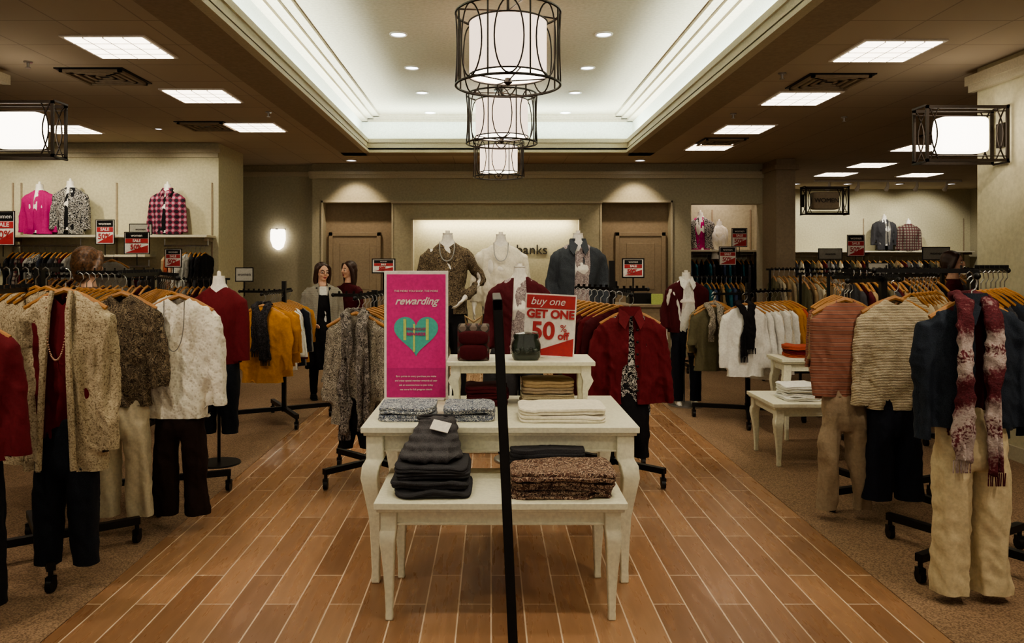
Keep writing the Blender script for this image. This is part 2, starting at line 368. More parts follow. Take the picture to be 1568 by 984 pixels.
def pendant(x,y,zc,R=.35,h=.48):
    P=E('drum_pendant_lamp',(x,y,zc))
    B=MB(); n=40
    B.loft([(0,0,-h*.36,R*.74,R*.74),(0,0,h*.36,R*.74,R*.74)],n,0,2,caps=False)
    B.obj('shade',[m_shade],P)
    B=MB(); B.loft([(0,0,-h*.35,R*.72,R*.72),(0,0,-h*.345,R*.72,R*.72)],n,0,2); B.obj('diffuser',[m_shadeB],P)
    B=MB()
    for z in(-h/2,h/2,):
        B.tube([(R*math.cos(2*PI*k/n),R*math.sin(2*PI*k/n),z) for k in range(n)],.009,6,closed=True)
    for z in(-h*.37,h*.37):
        B.tube([(R*.75*math.cos(2*PI*k/n),R*.75*math.sin(2*PI*k/n),z) for k in range(n)],.006,6,closed=True)
    for i in range(8):
        th=2*PI*i/8; 
        pts=[]
        for k in range(28):
            t=2*PI*k/28; a=th+.27*math.cos(t); pts.append((R*math.cos(a),R*math.sin(a),h/2*.98*math.sin(t)))
        B.tube(pts,.0055,5,closed=True)
        a=th+PI/8; B.tube([(R*math.cos(a),R*math.sin(a),-h/2),(R*math.cos(a),R*math.sin(a),h/2)],.0065,6)
    for i in range(4):
        a=PI/2*i+.3
        B.tube([(0,0,h/2+.02),(R*math.cos(a),R*math.sin(a),h/2)],.006,5)
        B.tube([(0,0,-h/2+.03),(R*.75*math.cos(a),R*.75*math.sin(a),-h*.37)],.005,5)
    B.tube([(0,0,h/2-.1),(0,0,4.0-zc)],.01,8)
    B.loft([(0,0,4.0-zc,.07,.07),(0,0,4.0-zc-.03,.06,.06)],20,0,2)
    B.loft([(0,0,-h/2+.05,.02,.02),(0,0,-h/2+.02,.03,.03),(0,0,-h/2,.005,.005)],12,0,2)
    B.obj('metal_cage',[m_bronze],P)
pendant(.113,5.25,3.03); pendant(.105,7.78,3.03); pendant(.105,10.8,3.03)
def lantern(xw,y,z,side,w=.68,h=.46,lit=True,label=None):
    xc=xw+side*(w/2+.02)
    P=E('wall_lantern' if lit else 'hanging_department_sign',(xc,y,z)); d=.1
    B=MB(); t=.016
    for yy in(-d,d):
        B.box(-w/2,w/2,yy-t/2,yy+t/2,h/2-t*1.5,h/2); B.box(-w/2,w/2,yy-t/2,yy+t/2,-h/2,-h/2+t*1.5)
        B.box(-w/2,-w/2+t*1.5,yy-t/2,yy+t/2,-h/2,h/2); B.box(w/2-t*1.5,w/2,yy-t/2,yy+t/2,-h/2,h/2)
        for s in(-1,1):
            xs=s*(w/2-.07)
            for q in(-1,1):
                pts=[(xs+q*.045-q*.07*math.sin(PI*k/10)*1,yy,-h/2+h*k/10) for k in range(11)]
                B.tube(pts,.006,5)
        B.tube([(-w*.5,yy,h*.4),(w*.5,yy,h*.4)],.005,5); B.tube([(-w*.5,yy,-h*.4),(w*.5,yy,-h*.4)],.005,5)
    for sx in(-1,1):
        for sz in(-1,1): B.box(sx*w/2-t/2,sx*w/2+t/2,-d,d,sz*h/2-t/2,sz*h/2+t/2)
    B.box(-side*w/2-.01,-side*w/2+.01,-.05,.05,-.1,.1); xe=-side*(w/2+.02); B.box(min(-side*w/2,xe),max(-side*w/2,xe),-.04,.04,-.08,.08)
    B.obj('metal_frame',[m_bronze],P,smooth=False)
    B=MB(); B.ell((0,0,0),(w*.3,.075,h*.32),32,16,0,.2)
    B.obj('shade',[m_shadeB if lit else m_taupe],P)
    if label: txt(label,.1,m_dktxt,P,(0,-.085,0))
lantern(4.25,6.5,2.66,-1); lantern(-4.27,6.5,2.70,1); lantern(4.97,12.55,2.6,1,w=.7,h=.44,lit=False,label='WOMEN')
P=E('wall_sconce',(-3.68,13.6,2.0))
B=MB(); B.loft([(0,-.05,-.17,.02,.02),(0,-.06,-.12,.09,.06),(0,-.07,0,.13,.08),(0,-.07,.12,.13,.08),(0,-.07,.19,.12,.075)],24,0,2.2); B.obj('bowl',[m_shadeB],P)
B=MB(); B.box(-.05,.05,-.03,0,-.08,.08); B.tube([(-.135,-.07,.19),(0,-.15,.19),(.135,-.07,.19)],.008); B.obj('bracket',[m_bronze],P)
WARM=(1,.82,.6)
for (x,pw) in((-2.3,55),(2.45,55)): downlight(x,12.9,H,(x,13.5,1.6),pw*1.1,85,WARM)
arealight('feature_strip',(.08,13.42,2.36),(math.radians(12),0,0),2.6,.03,26,(1,.9,.7))
for x in(-8,-7,-6.0,-5.1,-4.2): downlight(x,9.9,H,(x,11.1,1.9),60,95,(1,.92,.72),s=.5)
for x in(3.8,4.3): downlight(x,13.9,H,(x,14.4,2.0),32,95,(1,.8,.66))
for x in(6.5,7.6,8.7,9.8): downlight(x,16.7,H,(x,18,1.9),80,100,(1,.94,.8))
ACC=[((-2.9,1.6),(-2.1,3.85,.9),90,65),((-2.7,3.0),(-2.0,4.7,.9),90,70),((2.9,1.6),(2.3,3.7,.9),100,65),((2.9,3.0),(2.3,4.9,.9),90,70),
 ((-2.3,4.75),(-2.2,7.0,.9),90,60),((2.5,4.7),(2.5,7.7,.8),115,60),((-2.0,4.9),(-2.1,9.3,1.0),150,40),((3.6,4.8),(4.2,10.4,1.0),160,45),((-3.4,4.8),(-4.0,9.4,1.0),130,50)]
for (a,t,p,an) in ACC: downlight(a[0]-(.1 if a[0]<0 else -.1),a[1],H,t,p,an)  # extra accent spots added out of view to brighten the clothes racks
for (a,t,p) in [((.6,2.6,4.0),(.1,4.2,.8),90),((-.5,5.0,4.0),(-.1,6.8,1.3),85),((.9,5.0,4.0),(.7,6.8,1.3),85)]: downlight(a[0],a[1],a[2],t,p,50)
w=bpy.data.worlds.new('world'); sc.world=w; w.use_nodes=True
w.node_tree.nodes['Background'].inputs[0].default_value=(1,.85,.70,1); w.node_tree.nodes['Background'].inputs[1].default_value=.65
B=MB(); B.box(6.6,9.6,15.98,16.02,H-.04,H)
for x in(6.9,7.5,8.1,8.7,9.3): B.tube([(x,16,H-.03),(x,16,H-.12),(x,16.08,H-.2)],[.012,.03,.045],10)
B.obj('track_light',[m_signw])
# ------------------------------------------------------------------ garments
def ringz(w,waist,hem,L,flat):
    r=[(0,.058,.05),(-.02,.085,.055),(-.045,.135,.062),(-.08,w*.92,.072),(-.15,w,.092),(-.28,(w+waist)/2,.105),(-.4,waist,.1),(-L*.8 if L*.8>.45 else -.45,(waist+hem)/2,.1),(-L,hem,.105)]
    return [(0,0,z,a,b*flat) for z,a,b in r]
def top_mesh(w=.2,L=.65,hem=.2,waist=.18,flat=.62,sl=.5,sr=.05,neck=None,openg=None,fold=.014,seed=0,vox=.012,spread=.05,fr=16,arms=None,smooth=2):
    B=MB(); B.loft(ringz(w,waist,hem,L+.02,flat),32)
    for i,s in enumerate((-1,1)):
        if sl<=0 and not arms: continue
        if arms and arms[i]: pts,rs=arms[i]
        else:
            if sl<.25: pts=[(s*(w-.07),0,-.09),(s*w,0,-.13),(s*(w+spread),0,-.09-sl)]; rs=[.06,.072,.07]
            else: pts=[(s*(w-.07),0,-.09),(s*(w-.01),0,-.14),(s*(w+spread*.5),0,-.3),(s*(w+spread),-.015,-.105-sl)]; rs=[.05,.062,.055,sr]
        B.tube(pts,rs,12,sy=min(1,flat+.12))
    me=fuse(B.mesh('t',False),vox,smooth)
    wrinkle(me,fold,fr,seed)
    bm=bmesh.new(); bm.from_mesh(me)
    def bis(co,no): bmesh.ops.bisect_plane(bm,geom=bm.verts[:]+bm.edges[:]+bm.faces[:],plane_co=co,plane_no=no)
    def cut(fn): bmesh.ops.delete(bm,geom=[f for f in bm.faces if fn(f.calc_center_median())],context='FACES')
    xs=max(w+spread-sr,hem)-.004
    bis(Vector((0,0,-L+.006)),Vector((0,0,1))); cut(lambda c:c.z<-L+.006 and abs(c.x)<xs+.02)
    if sl>0 and not arms:
        zc=-.09-sl; 
        bis(Vector((0,0,zc)),Vector((0,0,1))); cut(lambda c:c.z<zc and abs(c.x)>xs+.006)
    if openg:
        g0,g1=openg
        for s in(-1,1):
            d=Vector((s*(g1-g0),0,-L)); n=Vector((d.z,0,-d.x)).normalized(); bis(Vector((s*g0,0,0)),n)
        cut(lambda c:c.y<0 and abs(c.x)<g0+(g1-g0)*(-c.z/L))
    if neck:
        nw,nd=neck
        for s in(-1,1):
            d=Vector((s*nw,0,nd)); n=Vector((d.z,0,-d.x)).normalized(); bis(Vector((0,0,-nd)),n)
        cut(lambda c:c.y<.0 and c.z>-nd and abs(c.x)<nw*(c.z+nd)/nd)
    cut(lambda c:c.z>-.012 and abs(c.x)<.05 and abs(c.y)<.04)
    bm.to_mesh(me); bm.free(); me.shade_smooth(); return me
def pants_mesh(w=.17,L=1.0,hem=.09,flat=.72,seed=0,vox=.012,sp=.01,fold=.012,kn=None):
    B=MB(); B.loft([(0,0,0,w*.85,.075*flat),(0,0,-.03,w*.87,.08*flat),(0,0,-.14,w,.1*flat),(0,0,-.24,w*1.0,.11*flat),(0,0,-.29,w*.9,.09*flat)],28)
    kn=kn or (w*.42+hem)/2
    for s in(-1,1):
        xe=max(w*.52+sp,hem+.014)
        B.loft([(s*w*.5,0,-.2,w*.46,.1*flat),(s*(w*.53+sp*.2),0,-.34,min(w*.48,w*.53+sp*.2-.008),.105*flat),(s*(xe*.45+w*.28),0,-.55 if L>.6 else -.4,min(kn,xe*.45+w*.28-.012),.09*flat),(s*xe,0,-L+.02,hem,hem*.8*flat+.012),(s*xe,0,-L-.02,hem,hem*.8*flat+.012)],24)
    me=fuse(B.mesh('p',False),vox,2); wrinkle(me,fold,18,seed,.4)
    bm=bmesh.new(); bm.from_mesh(me)
    bmesh.ops.bisect_plane(bm,geom=bm.verts[:]+bm.edges[:]+bm.faces[:],plane_co=(0,0,-L),plane_no=(0,0,1),clear_inner=True)
    bm.to_mesh(me); bm.free(); me.shade_smooth(); return me
def hanger(parent,z=0,w=.2):
    B=MB(); B.tube([(-w,0,z-.085),(-w*.5,0,z-.03),(0,0,z+.005),(w*.5,0,z-.03),(w,0,z-.085)],[.012,.014,.016,.014,.012],8,0)
    hk=[(0,0,z),(0,0,z+.04)]+[(.025*math.sin(a),0,z+.075-.035*math.cos(a)) for a in [x*PI/6 for x in range(0,9)]]
    B.tube(hk,.003,6,1); return B.obj('hanger',[m_wood,m_chrome],parent)
def collar(parent,mt,flat=.7,size=.07):
    B=MB(); y=-.06*flat-.03
    for s in(-1,1):
        vs=[(s*.012,y-.012,-.035),(s*.07,.0,.028),(s*.085,y-.0,-.035-size*.55),(s*.05,y-.03,-.05-size),(s*.075,0.03,.02)]
        vs2=[(a,b-.006 if b<0 else b,c+.004) for a,b,c in vs]
        B.add(vs+vs2,[(0,1,2,3),(5,8,7,6),(0,5,6,1),(1,6,7,2),(2,7,8,3),(3,8,5,0),(1,4,2)],0)
    B.loft([(0,.0,-.03,.075,.055),(0,0.005,.03,.07,.05)],24,0,2,caps=False)
    return B.obj('collar',[mt],parent)
def scarf(parent,mt,L1=.8,L2=.75,flat=.7,wd=.05,x=.06,y=-.1,seed=0,dx=0):
    B=MB()
    for s,L in((-1,L1),(1,L2)):
        B.loft([(s*.055,.02,.03,.03,.03),(s*.06+dx*.3,y*.5,.0,.04,.03),(s*(x-.005)+dx,y,-.1,wd*.9,.024),(s*x+dx,y-.01,-L*.5,wd,.022),(s*(x+.01)+dx,y,-L,wd*1.1,.02)],20)
    B.tube([(.065*math.cos(a),.015+.06*math.sin(a),.015) for a in [PI*k/8 for k in range(9)]],.03,10)
    me=fuse(B.mesh('s',False),.009,2); wrinkle(me,.026,26,seed)
    o=O('scarf',me,mt,parent)
    B=MB()
    for s,L in((-1,L1),(1,L2)):
        for k in range(9):
            xx=s*(x+.01)+dx+(k-4)*wd*.23; B.tube([(xx,y,-L+.01),(xx+random.uniform(-.006,.006),y,-L-.05)],.0035,4)
    B.obj('scarf_fringe',[mt],parent)
    return o
def outfit(name,x,y,z,tm,tk,inner=None,bot=None,rot=0,hang=True,sc_=None,col_=None,buttons=None,band=None):
    P=E(name,(x,y,z),rot); fl=tk.get('flat',.62)
    O('top',top_mesh(**tk),tm,P)
    if inner:
        im,ik=inner; O('inner_top',top_mesh(**ik),im,P)
    if bot:
        kind,bm_,zo,bk=bot
        O('trousers',pants_mesh(**bk),bm_,P,(0,.01,zo))
    if hang: hanger(P,0)
    if col_: collar(P,col_,fl)
    if sc_: scarf(P,sc_[0],**sc_[1])
    if band:
        g0,g1,L,bmx=band
        B=MB()
        for s in(-1,1): B.tube([(s*.045,-.04*fl-.01,.0),(s*g0*1.1,-.085*fl-.01,-.1),(s*(g0+g1)/2,-.105*fl-.012,-L*.5),(s*g1,-.105*fl-.012,-L)],[.012,.015,.016,.016],8)
        B.obj('front_band',[bmx],P)
    if buttons:
        B=MB(); L,mt=buttons
        for k in range(6): B.ell((0.035,-.115*fl-.014,-.12-k*(L-.2)/5),(.009,.006,.009),10,6)
        B.obj('buttons',[mt],P)
    return P
HS=[]
for i in range(3):
    me=top_mesh(w=.19+.01*i,L=.66+.02*i,flat=.3,hem=.19+.015*i,seed=20+i,vox=.015,fold=.018,sl=.5-.06*i,spread=.035)
    HS.append(me)
hp=None
def hung_hanger():
    global hp
    if hp is None:
        B=MB(); B.tube([(-.18,0,-.075),(-.09,0,-.025),(0,0,.008),(.09,0,-.025),(.18,0,-.075)],.011,6,0)
        B.tube([(0,0,0),(0,0,.05),(.02,0,.07),(.015,0,.1),(-.005,0,.11),(-.02,0,.1)],.003,5,1); hp=B.mesh('hanger'); hp.materials.append(m_wood); hp.materials.append(m_chrome)
    return hp
def row(name,p0,p1,z,n,mats,face=None,lz=1.,jit=.1,sx=1):
    P=E(name,(p0[0],p0[1],z)); d=Vector((p1[0]-p0[0],p1[1]-p0[1]))
    ang=math.atan2(d.y,d.x)-PI/2 if face is None else face
    for i in range(n):
        t=i/max(1,n-1); me=HS[random.randrange(3)]
        if len(me.materials)==0: me.materials.append(F['grey'])
        r=ang+random.uniform(-jit,jit); l=(d.x*t,d.y*t,0)
        o=O('garment',me,None,P,l,r); o.scale=(sx*random.uniform(.93,1.05),random.uniform(.8,1.1),lz*random.uniform(.9,1.08))
        o.material_slots[0].link='OBJECT'; o.material_slots[0].material=F[mats[i%len(mats)]]
        O('hanger',hung_hanger(),None,P,l,r)
    return P
def caster(B,x,y):
    B.loft([(x,y,.075,.012,.012),(x,y,.12,.012,.012)],8,0,2)
    B.box(x-.018,x+.018,y-.02,y+.02,.055,.08)
    B.tube([(x-.014,y,.037),(x+.014,y,.037)],.033,14)
def fourway(name,c,arms,base=.42,ph=None,br=.6):
    P=E(name,(c[0],c[1],0)); B=MB(); ph=ph or max(a[2] for a in arms)
    B.box(-.02,.02,-.02,.02,.1,ph)
    for k in range(4):
        a=br+PI/2*k; x=base*math.cos(a); y=base*math.sin(a)
        M=Matrix.Rotation(a,4,'Z'); B.box(0,base,-.02,.02,.11,.15,M=M); caster(B,x*.97,y*.97)
    for (ax,ay,az) in arms:
        ax-=c[0]; ay-=c[1]; L=math.hypot(ax,ay); M=Matrix.Rotation(math.atan2(ay,ax),4,'Z')
        B.box(0,L,-.008,.008,az-.012,az+.012,M=M)
        n=int(L/.06)
        for q in range(n): B.box(.05+q*.06,.056+q*.06,-.012,.012,az+.01,az+.03,M=M)
        e=M@Vector((L,0,az)); B.ell(e,(.016,.016,.016),10,6)
    B.obj('frame',[m_black],P,smooth=True)
    return P
def rail(name,p0,p1,z,low=.14):
    P=E(name,(p0[0],p0[1],0)); B=MB(); d=Vector((p1[0]-p0[0],p1[1]-p0[1],0)); L=d.length; a=math.atan2(d.y,d.x); M=Matrix.Rotation(a,4,'Z')
    B.box(-.05,L+.05,-.01,.01,z-.012,z+.012,M=M); B.box(0,L,-.015,.015,low,low+.03,M=M)
    for t in(0,L):
        B.box(t-.013,t+.013,-.013,.013,.1,z,M=M); B.box(t-.018,t+.018,-.27,.27,.1,.135,M=M)
        for q in(-.25,.25):
            v=M@Vector((t,q,0)); caster(B,v.x,v.y)
    for q in range(int(L/.05)): B.box(q*.05+.02,q*.05+.026,-.02,.02,z+.01,z+.025,M=M)
    B.obj('frame',[m_black],P); return P
# ---- left racks
outfit('cardigan_outfit',-2.09,3.85,1.465,F['beigeknit'],dict(w=.19,L=.88,hem=.205,waist=.185,sl=.68,sr=.05,openg=(.04,.085),fold=.022,seed=1,flat=.72,spread=.03,vox=.01),
   inner=(F['red'],dict(w=.16,L=.72,hem=.15,waist=.145,sl=0,flat=.5,neck=(.07,.07),seed=2)),
   bot=('pants',F['jean'],-.62,dict(w=.15,L=.72,hem=.062,seed=3,sp=.02)),band=(.045,.085,.86,F['beigeknit']))
P=E('bead_necklace',(-2.09,3.85,1.465)); B=MB()
for k in range(44):
    t=k/43; a=PI*t; B.ell((.05*math.cos(a),-.082-.006*math.sin(a),-.03-.3*math.sin(a)**.7),(.0045,.0045,.0045),8,5)
B.obj('beads',[F['peach']],P)
outfit('red_jacket_outfit',-2.30,3.42,1.36,F['red'],dict(w=.2,L=.62,seed=4,sl=.5),bot=('pants',F['black'],-.5,dict(w=.16,L=.75,hem=.08,seed=5)))
row('hanging_knit_cardigans',(-2.26,3.98),(-2.95,4.45),1.47,9,['beigeknit'],face=-.25,lz=1.25)
fourway('clothes_rack',(-2.42,4.2),[(-2.09,3.82,1.57),(-3.0,4.48,1.57),(-2.32,3.38,1.465)],base=.5,br=-.95)
outfit('patterned_blouse_outfit',-2.165,4.6,1.42,F['brownfloral'],dict(w=.185,L=.66,hem=.18,waist=.16,sl=.45,sr=.05,seed=6,neck=(.06,.05),fold=.022,vox=.01),
   bot=('pants',F['cream'],-.55,dict(w=.15,L=.75,hem=.078,seed=7,sp=.025)))
row('hanging_blouses',(-2.24,4.72),(-2.62,5.0),1.43,7,['tan','olive','tan','grey','brownfloral','tan','green'],face=-.2,lz=1.1)
outfit('lace_top_outfit',-1.875,4.72,1.40,F['lace'],dict(w=.195,L=.73,hem=.2,waist=.18,sl=.56,sr=.05,seed=8,fold=.022,neck=(.08,.05),spread=.04,vox=.01),
   bot=('pants',F['dkbrown'],-.55,dict(w=.15,L=.76,hem=.085,seed=9,sp=.02)))
P=E('chain_necklace',(-1.875,4.72,1.4)); B=MB()
B.tube([(.06*math.cos(PI*k/16),-.085-.01*math.sin(PI*k/16),-.02-.3*math.sin(PI*k/16)**.6) for k in range(17)],.003,5); B.obj('chain',[m_chrome],P)
row('hanging_cream_tops',(-1.97,4.85),(-2.3,5.4),1.41,9,['lace','cream','ivory','white','tan'],face=-.2,lz=1.1)
fourway('clothes_rack',(-2.25,5.35),[(-2.165,4.56,1.53),(-1.87,4.68,1.51),(-2.66,5.05,1.54)],base=.45,br=-1.2)
def hand(B,w,d,side,mi=0,s=1.):
    w=Vector(w); d=Vector(d).normalized(); l=Vector((0,-1,0)); l=(l-d*l.dot(d)).normalized(); n=d.cross(l)*1.0
    if n.x*side>0: n=-n
    Ls=[.068,.078,.072,.055]
    for i in range(4):
        off=(1.5-i)*.0185*s; k=w+d*.085*s+l*off
        B.tube([w+l*off*.3,w+d*.045*s+l*off*.9,k],[.016*s,.014*s,.0105*s],8,mi)
        a=k+(d*.5+n*.08)*Ls[i]*s; b=a+(d*.42+n*.28)*Ls[i]*s
        B.tube([k-d*.01,k,a,b],[.0105*s,.0105*s,.009*s,.0065*s],8,mi)
    t0=w+d*.02*s+l*.012*s; B.tube([t0,t0+(d*.03+l*.028)*s,t0+(d*.062+l*.036+n*.008)*s,t0+(d*.085+l*.034+n*.014)*s],[.015*s,.013*s,.010*s,.008*s],8,mi)
def body_mesh(arms,legs=True,neck_h=.07,hands=True,vox=.01):
    B=MB()
    B.loft([(0,0,neck_h,.045,.045),(0,0,.02,.05,.05),(0,0,-.02,.075,.055),(0,0,-.07,.15,.07),(0,0,-.15,.165,.09),(0,-.01,-.25,.15,.105),(0,0,-.4,.12,.085),(0,.01,-.55,.165,.11),(0,.01,-.66,.16,.11),(0,0,-.7,.1,.09)],28,0,2.1)
    for i,s in enumerate((-1,1)):
        pts,rs=arms[i]; rs=[.045,.042,.036,.026][:len(pts)]
        B.tube(pts,rs,10)
        if hands: hand(B,pts[-1],Vector(pts[-1])-Vector(pts[-2]),s)
        if legs:
            B.tube([(s*.085,0,-.6),(s*.09,0,-.75),(s*.088,-.01,-.98),(s*.09,.02,-1.1),(s*.09,.015,-1.34),(s*.09,-.01,-1.385)],[.085,.082,.056,.055,.036,.034],12)
            B.tube([(s*.09,.03,-1.385),(s*.092,-.05,-1.39),(s*.095,-.14,-1.405)],[.034,.036,.02],10)
    return fuse(B.mesh('b',False),vox,2)
def std(s,w=.19,b=0): return ([(s*(w-.06),0,-.09),(s*w,0,-.14),(s*(w+.045),.02,-.36),(s*(w+.055),-.05,-.58)],[.05,.06,.054,.046])
def mannequin(name,x,y,zc,tm,tk,pm,inner=None,arms=None,rot=0,colr=None,necklace=False):
    P=E(name,(x,y,zc),rot); arms=arms or (std(-1),std(1))
    O('body',body_mesh(arms),m_mann,P)
    tk=dict(tk); tk['arms']=[(a[0][:-1]+[tuple(Vector(a[0][-1])*.9+Vector(a[0][-2])*.1)],a[1]) for a in arms]; tk.setdefault('flat',1.12)
    O('top',top_mesh(**tk),tm,P)
    if inner: O('inner_top',top_mesh(**inner[1]),inner[0],P)
    O('trousers',pants_mesh(w=.18,L=.9,hem=.065,flat=1.15,seed=3),pm,P,(0,0,-.46))
    if colr: collar(P,colr,1.1)
    B=MB(); B.loft([(0,0,-1.42,.2,.2),(0,0,-1.405,.2,.2),(0,0,-1.4,.19,.19)],32,0,2); B.tube([(.0,.1,-1.41),(0,.1,-.7)],.012); B.obj('base_plate',[m_chrome],P)
    B=MB(); B.loft([(0,0,.068,.046,.046),(0,0,.078,.046,.046),(0,0,.08,.02,.02),(0,0,.1,.02,.02)],20,0,2); B.obj('neck_cap',[m_mann],P)
    if necklace:
        B=MB(); B.tube([(.065*math.cos(PI*k/16),-.11-.02*math.sin(PI*k/16),-.0-.17*math.sin(PI*k/16)**.6) for k in range(17)],.005,5); B.obj('necklace',[m_chrome],P)
    return P
B=MB(); B.box(-.95,1.2,6.6,7.9,0,.34); B.box(-.97,1.22,6.58,7.92,.34,.37); B.box(-.93,1.18,6.62,7.88,0,.05); B.obj('display_platform',[m_white],bevel=.006)
hip=([(.13,0,-.09),(.185,0,-.14),(.30,.04,-.34),(.15,-.10,-.50)],[.05,.058,.052,.045])
mannequin('mannequin',-.385,6.95,1.79,F['brownfloral'],dict(w=.185,L=.64,waist=.15,hem=.185,neck=(.08,.06),seed=31),F['black'],arms=(std(-1),hip),necklace=True)
mannequin('mannequin',.09,7.25,1.79,F['ivory'],dict(w=.2,L=.66,waist=.18,hem=.2,neck=(.09,.04),seed=32),F['charcoal'],necklace=True)
mannequin('mannequin',.77,6.95,1.79,F['denimlt'],dict(w=.195,L=.6,waist=.175,hem=.19,openg=(.03,.05),seed=33),F['navy'],inner=(F['greypink'],dict(w=.165,L=.64,waist=.14,hem=.17,sl=0,flat=1.05,neck=(.05,.08))),colr=F['denimlt'])
mannequin('mannequin',.22,6.05,1.5,F['dkred'],dict(w=.19,L=.66,waist=.175,hem=.195,openg=(.045,.08),seed=34),F['charcoal'],inner=(F['greypink'],dict(w=.165,L=.62,waist=.14,hem=.17,sl=0,flat=1.05,neck=(.08,.06))))
mannequin('mannequin',2.19,8.8,1.424,F['dkred'],dict(w=.19,L=.6,waist=.18,hem=.2,openg=(.04,.1),seed=35),F['navy'],inner=(F['white'],dict(w=.165,L=.66,waist=.14,hem=.17,sl=0,flat=1.05)),colr=F['white'])
def bust(name,x,y,z,tm,tk,inner=None,colr=None,rot=0,base=None,bot=None):
    P=E(name,(x,y,z),rot)
    B=MB(); B.loft([(0,0,.08,.045,.045),(0,0,.02,.05,.05),(0,0,-.02,.075,.055),(0,0,-.07,.15,.07),(0,0,-.15,.165,.09),(0,-.01,-.25,.15,.1),(0,0,-.4,.12,.085),(0,0,-.6,.15,.1)],26,0,2.1); B.loft([(0,0,.08,.018,.018),(0,0,.11,.016,.016),(0,0,.12,.005,.005)],10,0,2); B.obj('torso_form',[m_mann],P)
    tk=dict(tk); tk.setdefault('flat',1.12); O('top',top_mesh(**tk),tm,P)
    if inner: O('inner_top',top_mesh(**inner[1]),inner[0],P)
    if colr: collar(P,colr,1.1)
    if base is not None:
        B=MB(); B.tube([(0,.0,-.6),(0,.0,-z+.01)],.013); B.loft([(0,0,-z+.004,.17,.17),(0,0,-z+.016,.165,.165),(0,0,-z+.02,.03,.03)],32,0,2); B.obj('pole_stand',[m_black],P)
    if bot: O('trousers',pants_mesh(**bot[1]),bot[0],P,(.0,0,bot[2]))
    return P
bust('dress_form',-2.17,6.25,1.42,F['red'],dict(w=.175,L=.62,waist=.15,hem=.17,sl=.5,spread=.02,seed=40,vox=.014,neck=(.07,.05)),base=1,bot=(F['jean'],dict(w=.155,L=.75,hem=.06,flat=1),-.42))
sh=dict(w=.2,waist=.17,hem=.2,vox=.016,spread=.04)
inn=dict(w=.17,L=.6,waist=.15,hem=.17,sl=0,flat=1,vox=.016)
bust('bust_form',-6.28,10.9,2.62,F['pinkp'],dict(sh,L=.62,openg=(.03,.02),seed=41),inner=(F['pinkp'],inn))
bust('bust_form',-5.84,10.88,2.66,F['blackwhite'],dict(sh,L=.66,seed=42,openg=(.02,.03)),inner=(F['black'],inn))
bust('bust_form',-4.5,10.9,2.62,F['plaid'],dict(sh,L=.62,seed=43,openg=(.01,.02)),inner=(F['black'],inn),colr=F['plaid'])
bust('bust_form',3.78,14.15,2.44,F['blackwhite'],dict(sh,L=.58,seed=44,openg=(.04,.05)),inner=(F['pinkp'],inn))
bust('bust_form',4.12,14.15,2.28,F['ivory'],dict(sh,L=.43,sl=0,w=.15,waist=.13,hem=.14,seed=45))
bust('bust_form',8.9,17.75,2.6,F['charcoal'],dict(sh,L=.7,w=.22,seed=46,openg=(.02,.03)),inner=(F['grey'],inn))
bust('bust_form',9.45,17.75,2.5,F['plaiddk'],dict(sh,L=.62,w=.22,seed=47))
def shelf(name,x0,x1,y,z,d=.35,th=.035,br=True,t=None):
    B=MB(); B.box(x0,x1,y-d,y,z-th,z,0)
    for x in ([x0+.05,(x0+x1)/2,x1-.05] if br else []): B.box(x-.01,x+.01,y-d+.04,y,z-th-.05,z-th,1); B.box(x-.012,x+.012,y-.015,y,z-1,z+.75,1)
    B.obj(name,[m_shelf,m_taupe],bevel=.004)
shelf('wall_shelf',-6.7,-3.9,11.1,1.99); shelf('wall_shelf',-5.7,-4.75,11.1,1.72,br=False); shelf('wall_shelf',-8.9,-6.72,11.1,1.99)
shelf('wall_shelf',3.32,4.83,14.45,1.84,d=.5); shelf('wall_shelf',6.2,10.9,18,1.88)
def barrow(name,x0,x1,y,z,n,mats,lz=1.):
    P=row(name,(x0,y),(x1,y),z,n,mats,lz=lz,jit=.15)
    B=MB(); B.tube([(-.05,0,.105),(x1-x0+.05,0,.105)],.012); 
    for x in(-.04,x1-x0+.04): B.tube([(x,0,.105),(x,.0,.2)],.008)
    B.obj('hang_bar',[m_chrome],P)
barrow('hanging_wall_clothes',-4.5,-3.98,10.9,1.74,9,['tan','orange','peach','white','white','grey','black','charcoal','black'],lz=.8)
barrow('hanging_wall_clothes',-6.65,-5.75,10.9,1.74,13,['black','charcoal','plaiddk','dkred','grey','blackwhite','navy'])
barrow('hanging_wall_clothes',-5.6,-4.8,10.9,1.45,12,['dkred','black','peach','grey','dkred','charcoal'],lz=.9)
barrow('hanging_wall_clothes',3.45,4.7,14.15,1.66,15,['black','blue','teal','navy','black','teal','charcoal'])
barrow('hanging_wall_clothes',6.4,10.6,17.8,1.66,34,['olive','tan','dkred','grey','charcoal','cream','black'])
def railrow(x0,y0,x1,y1,z,n,mats,lz=1,face=None):
    rail('clothes_rail',(x0-.05,y0),(x1+.05,y1),z+.1); row('hanging_clothes',(x0,y0),(x1,y1),z,n,mats,lz=lz,face=face)
railrow(-4.1,9.0,-3.1,9.0,1.32,16,['grey','charcoal','paisley','greyknit','blackwhite','dkred'])
railrow(-5.7,9.6,-4.5,9.6,1.4,16,['charcoal','dkred','grey','white','peach','black'])
railrow(-4.1,7.3,-3.2,7.3,1.38,14,['grey','tan','dkred','navy','greyknit'])
railrow(3.75,10.4,5.3,10.4,1.42,24,['olive','cream','tan','khaki','greyknit','white','taupe'])
railrow(4.9,9.3,6.3,9.3,1.42,20,['tan','dkred','charcoal','grey','cream','olive'])
railrow(3.45,7.9,4.1,7.9,1.38,12,['tan','cream','olive','khaki','charcoal'])
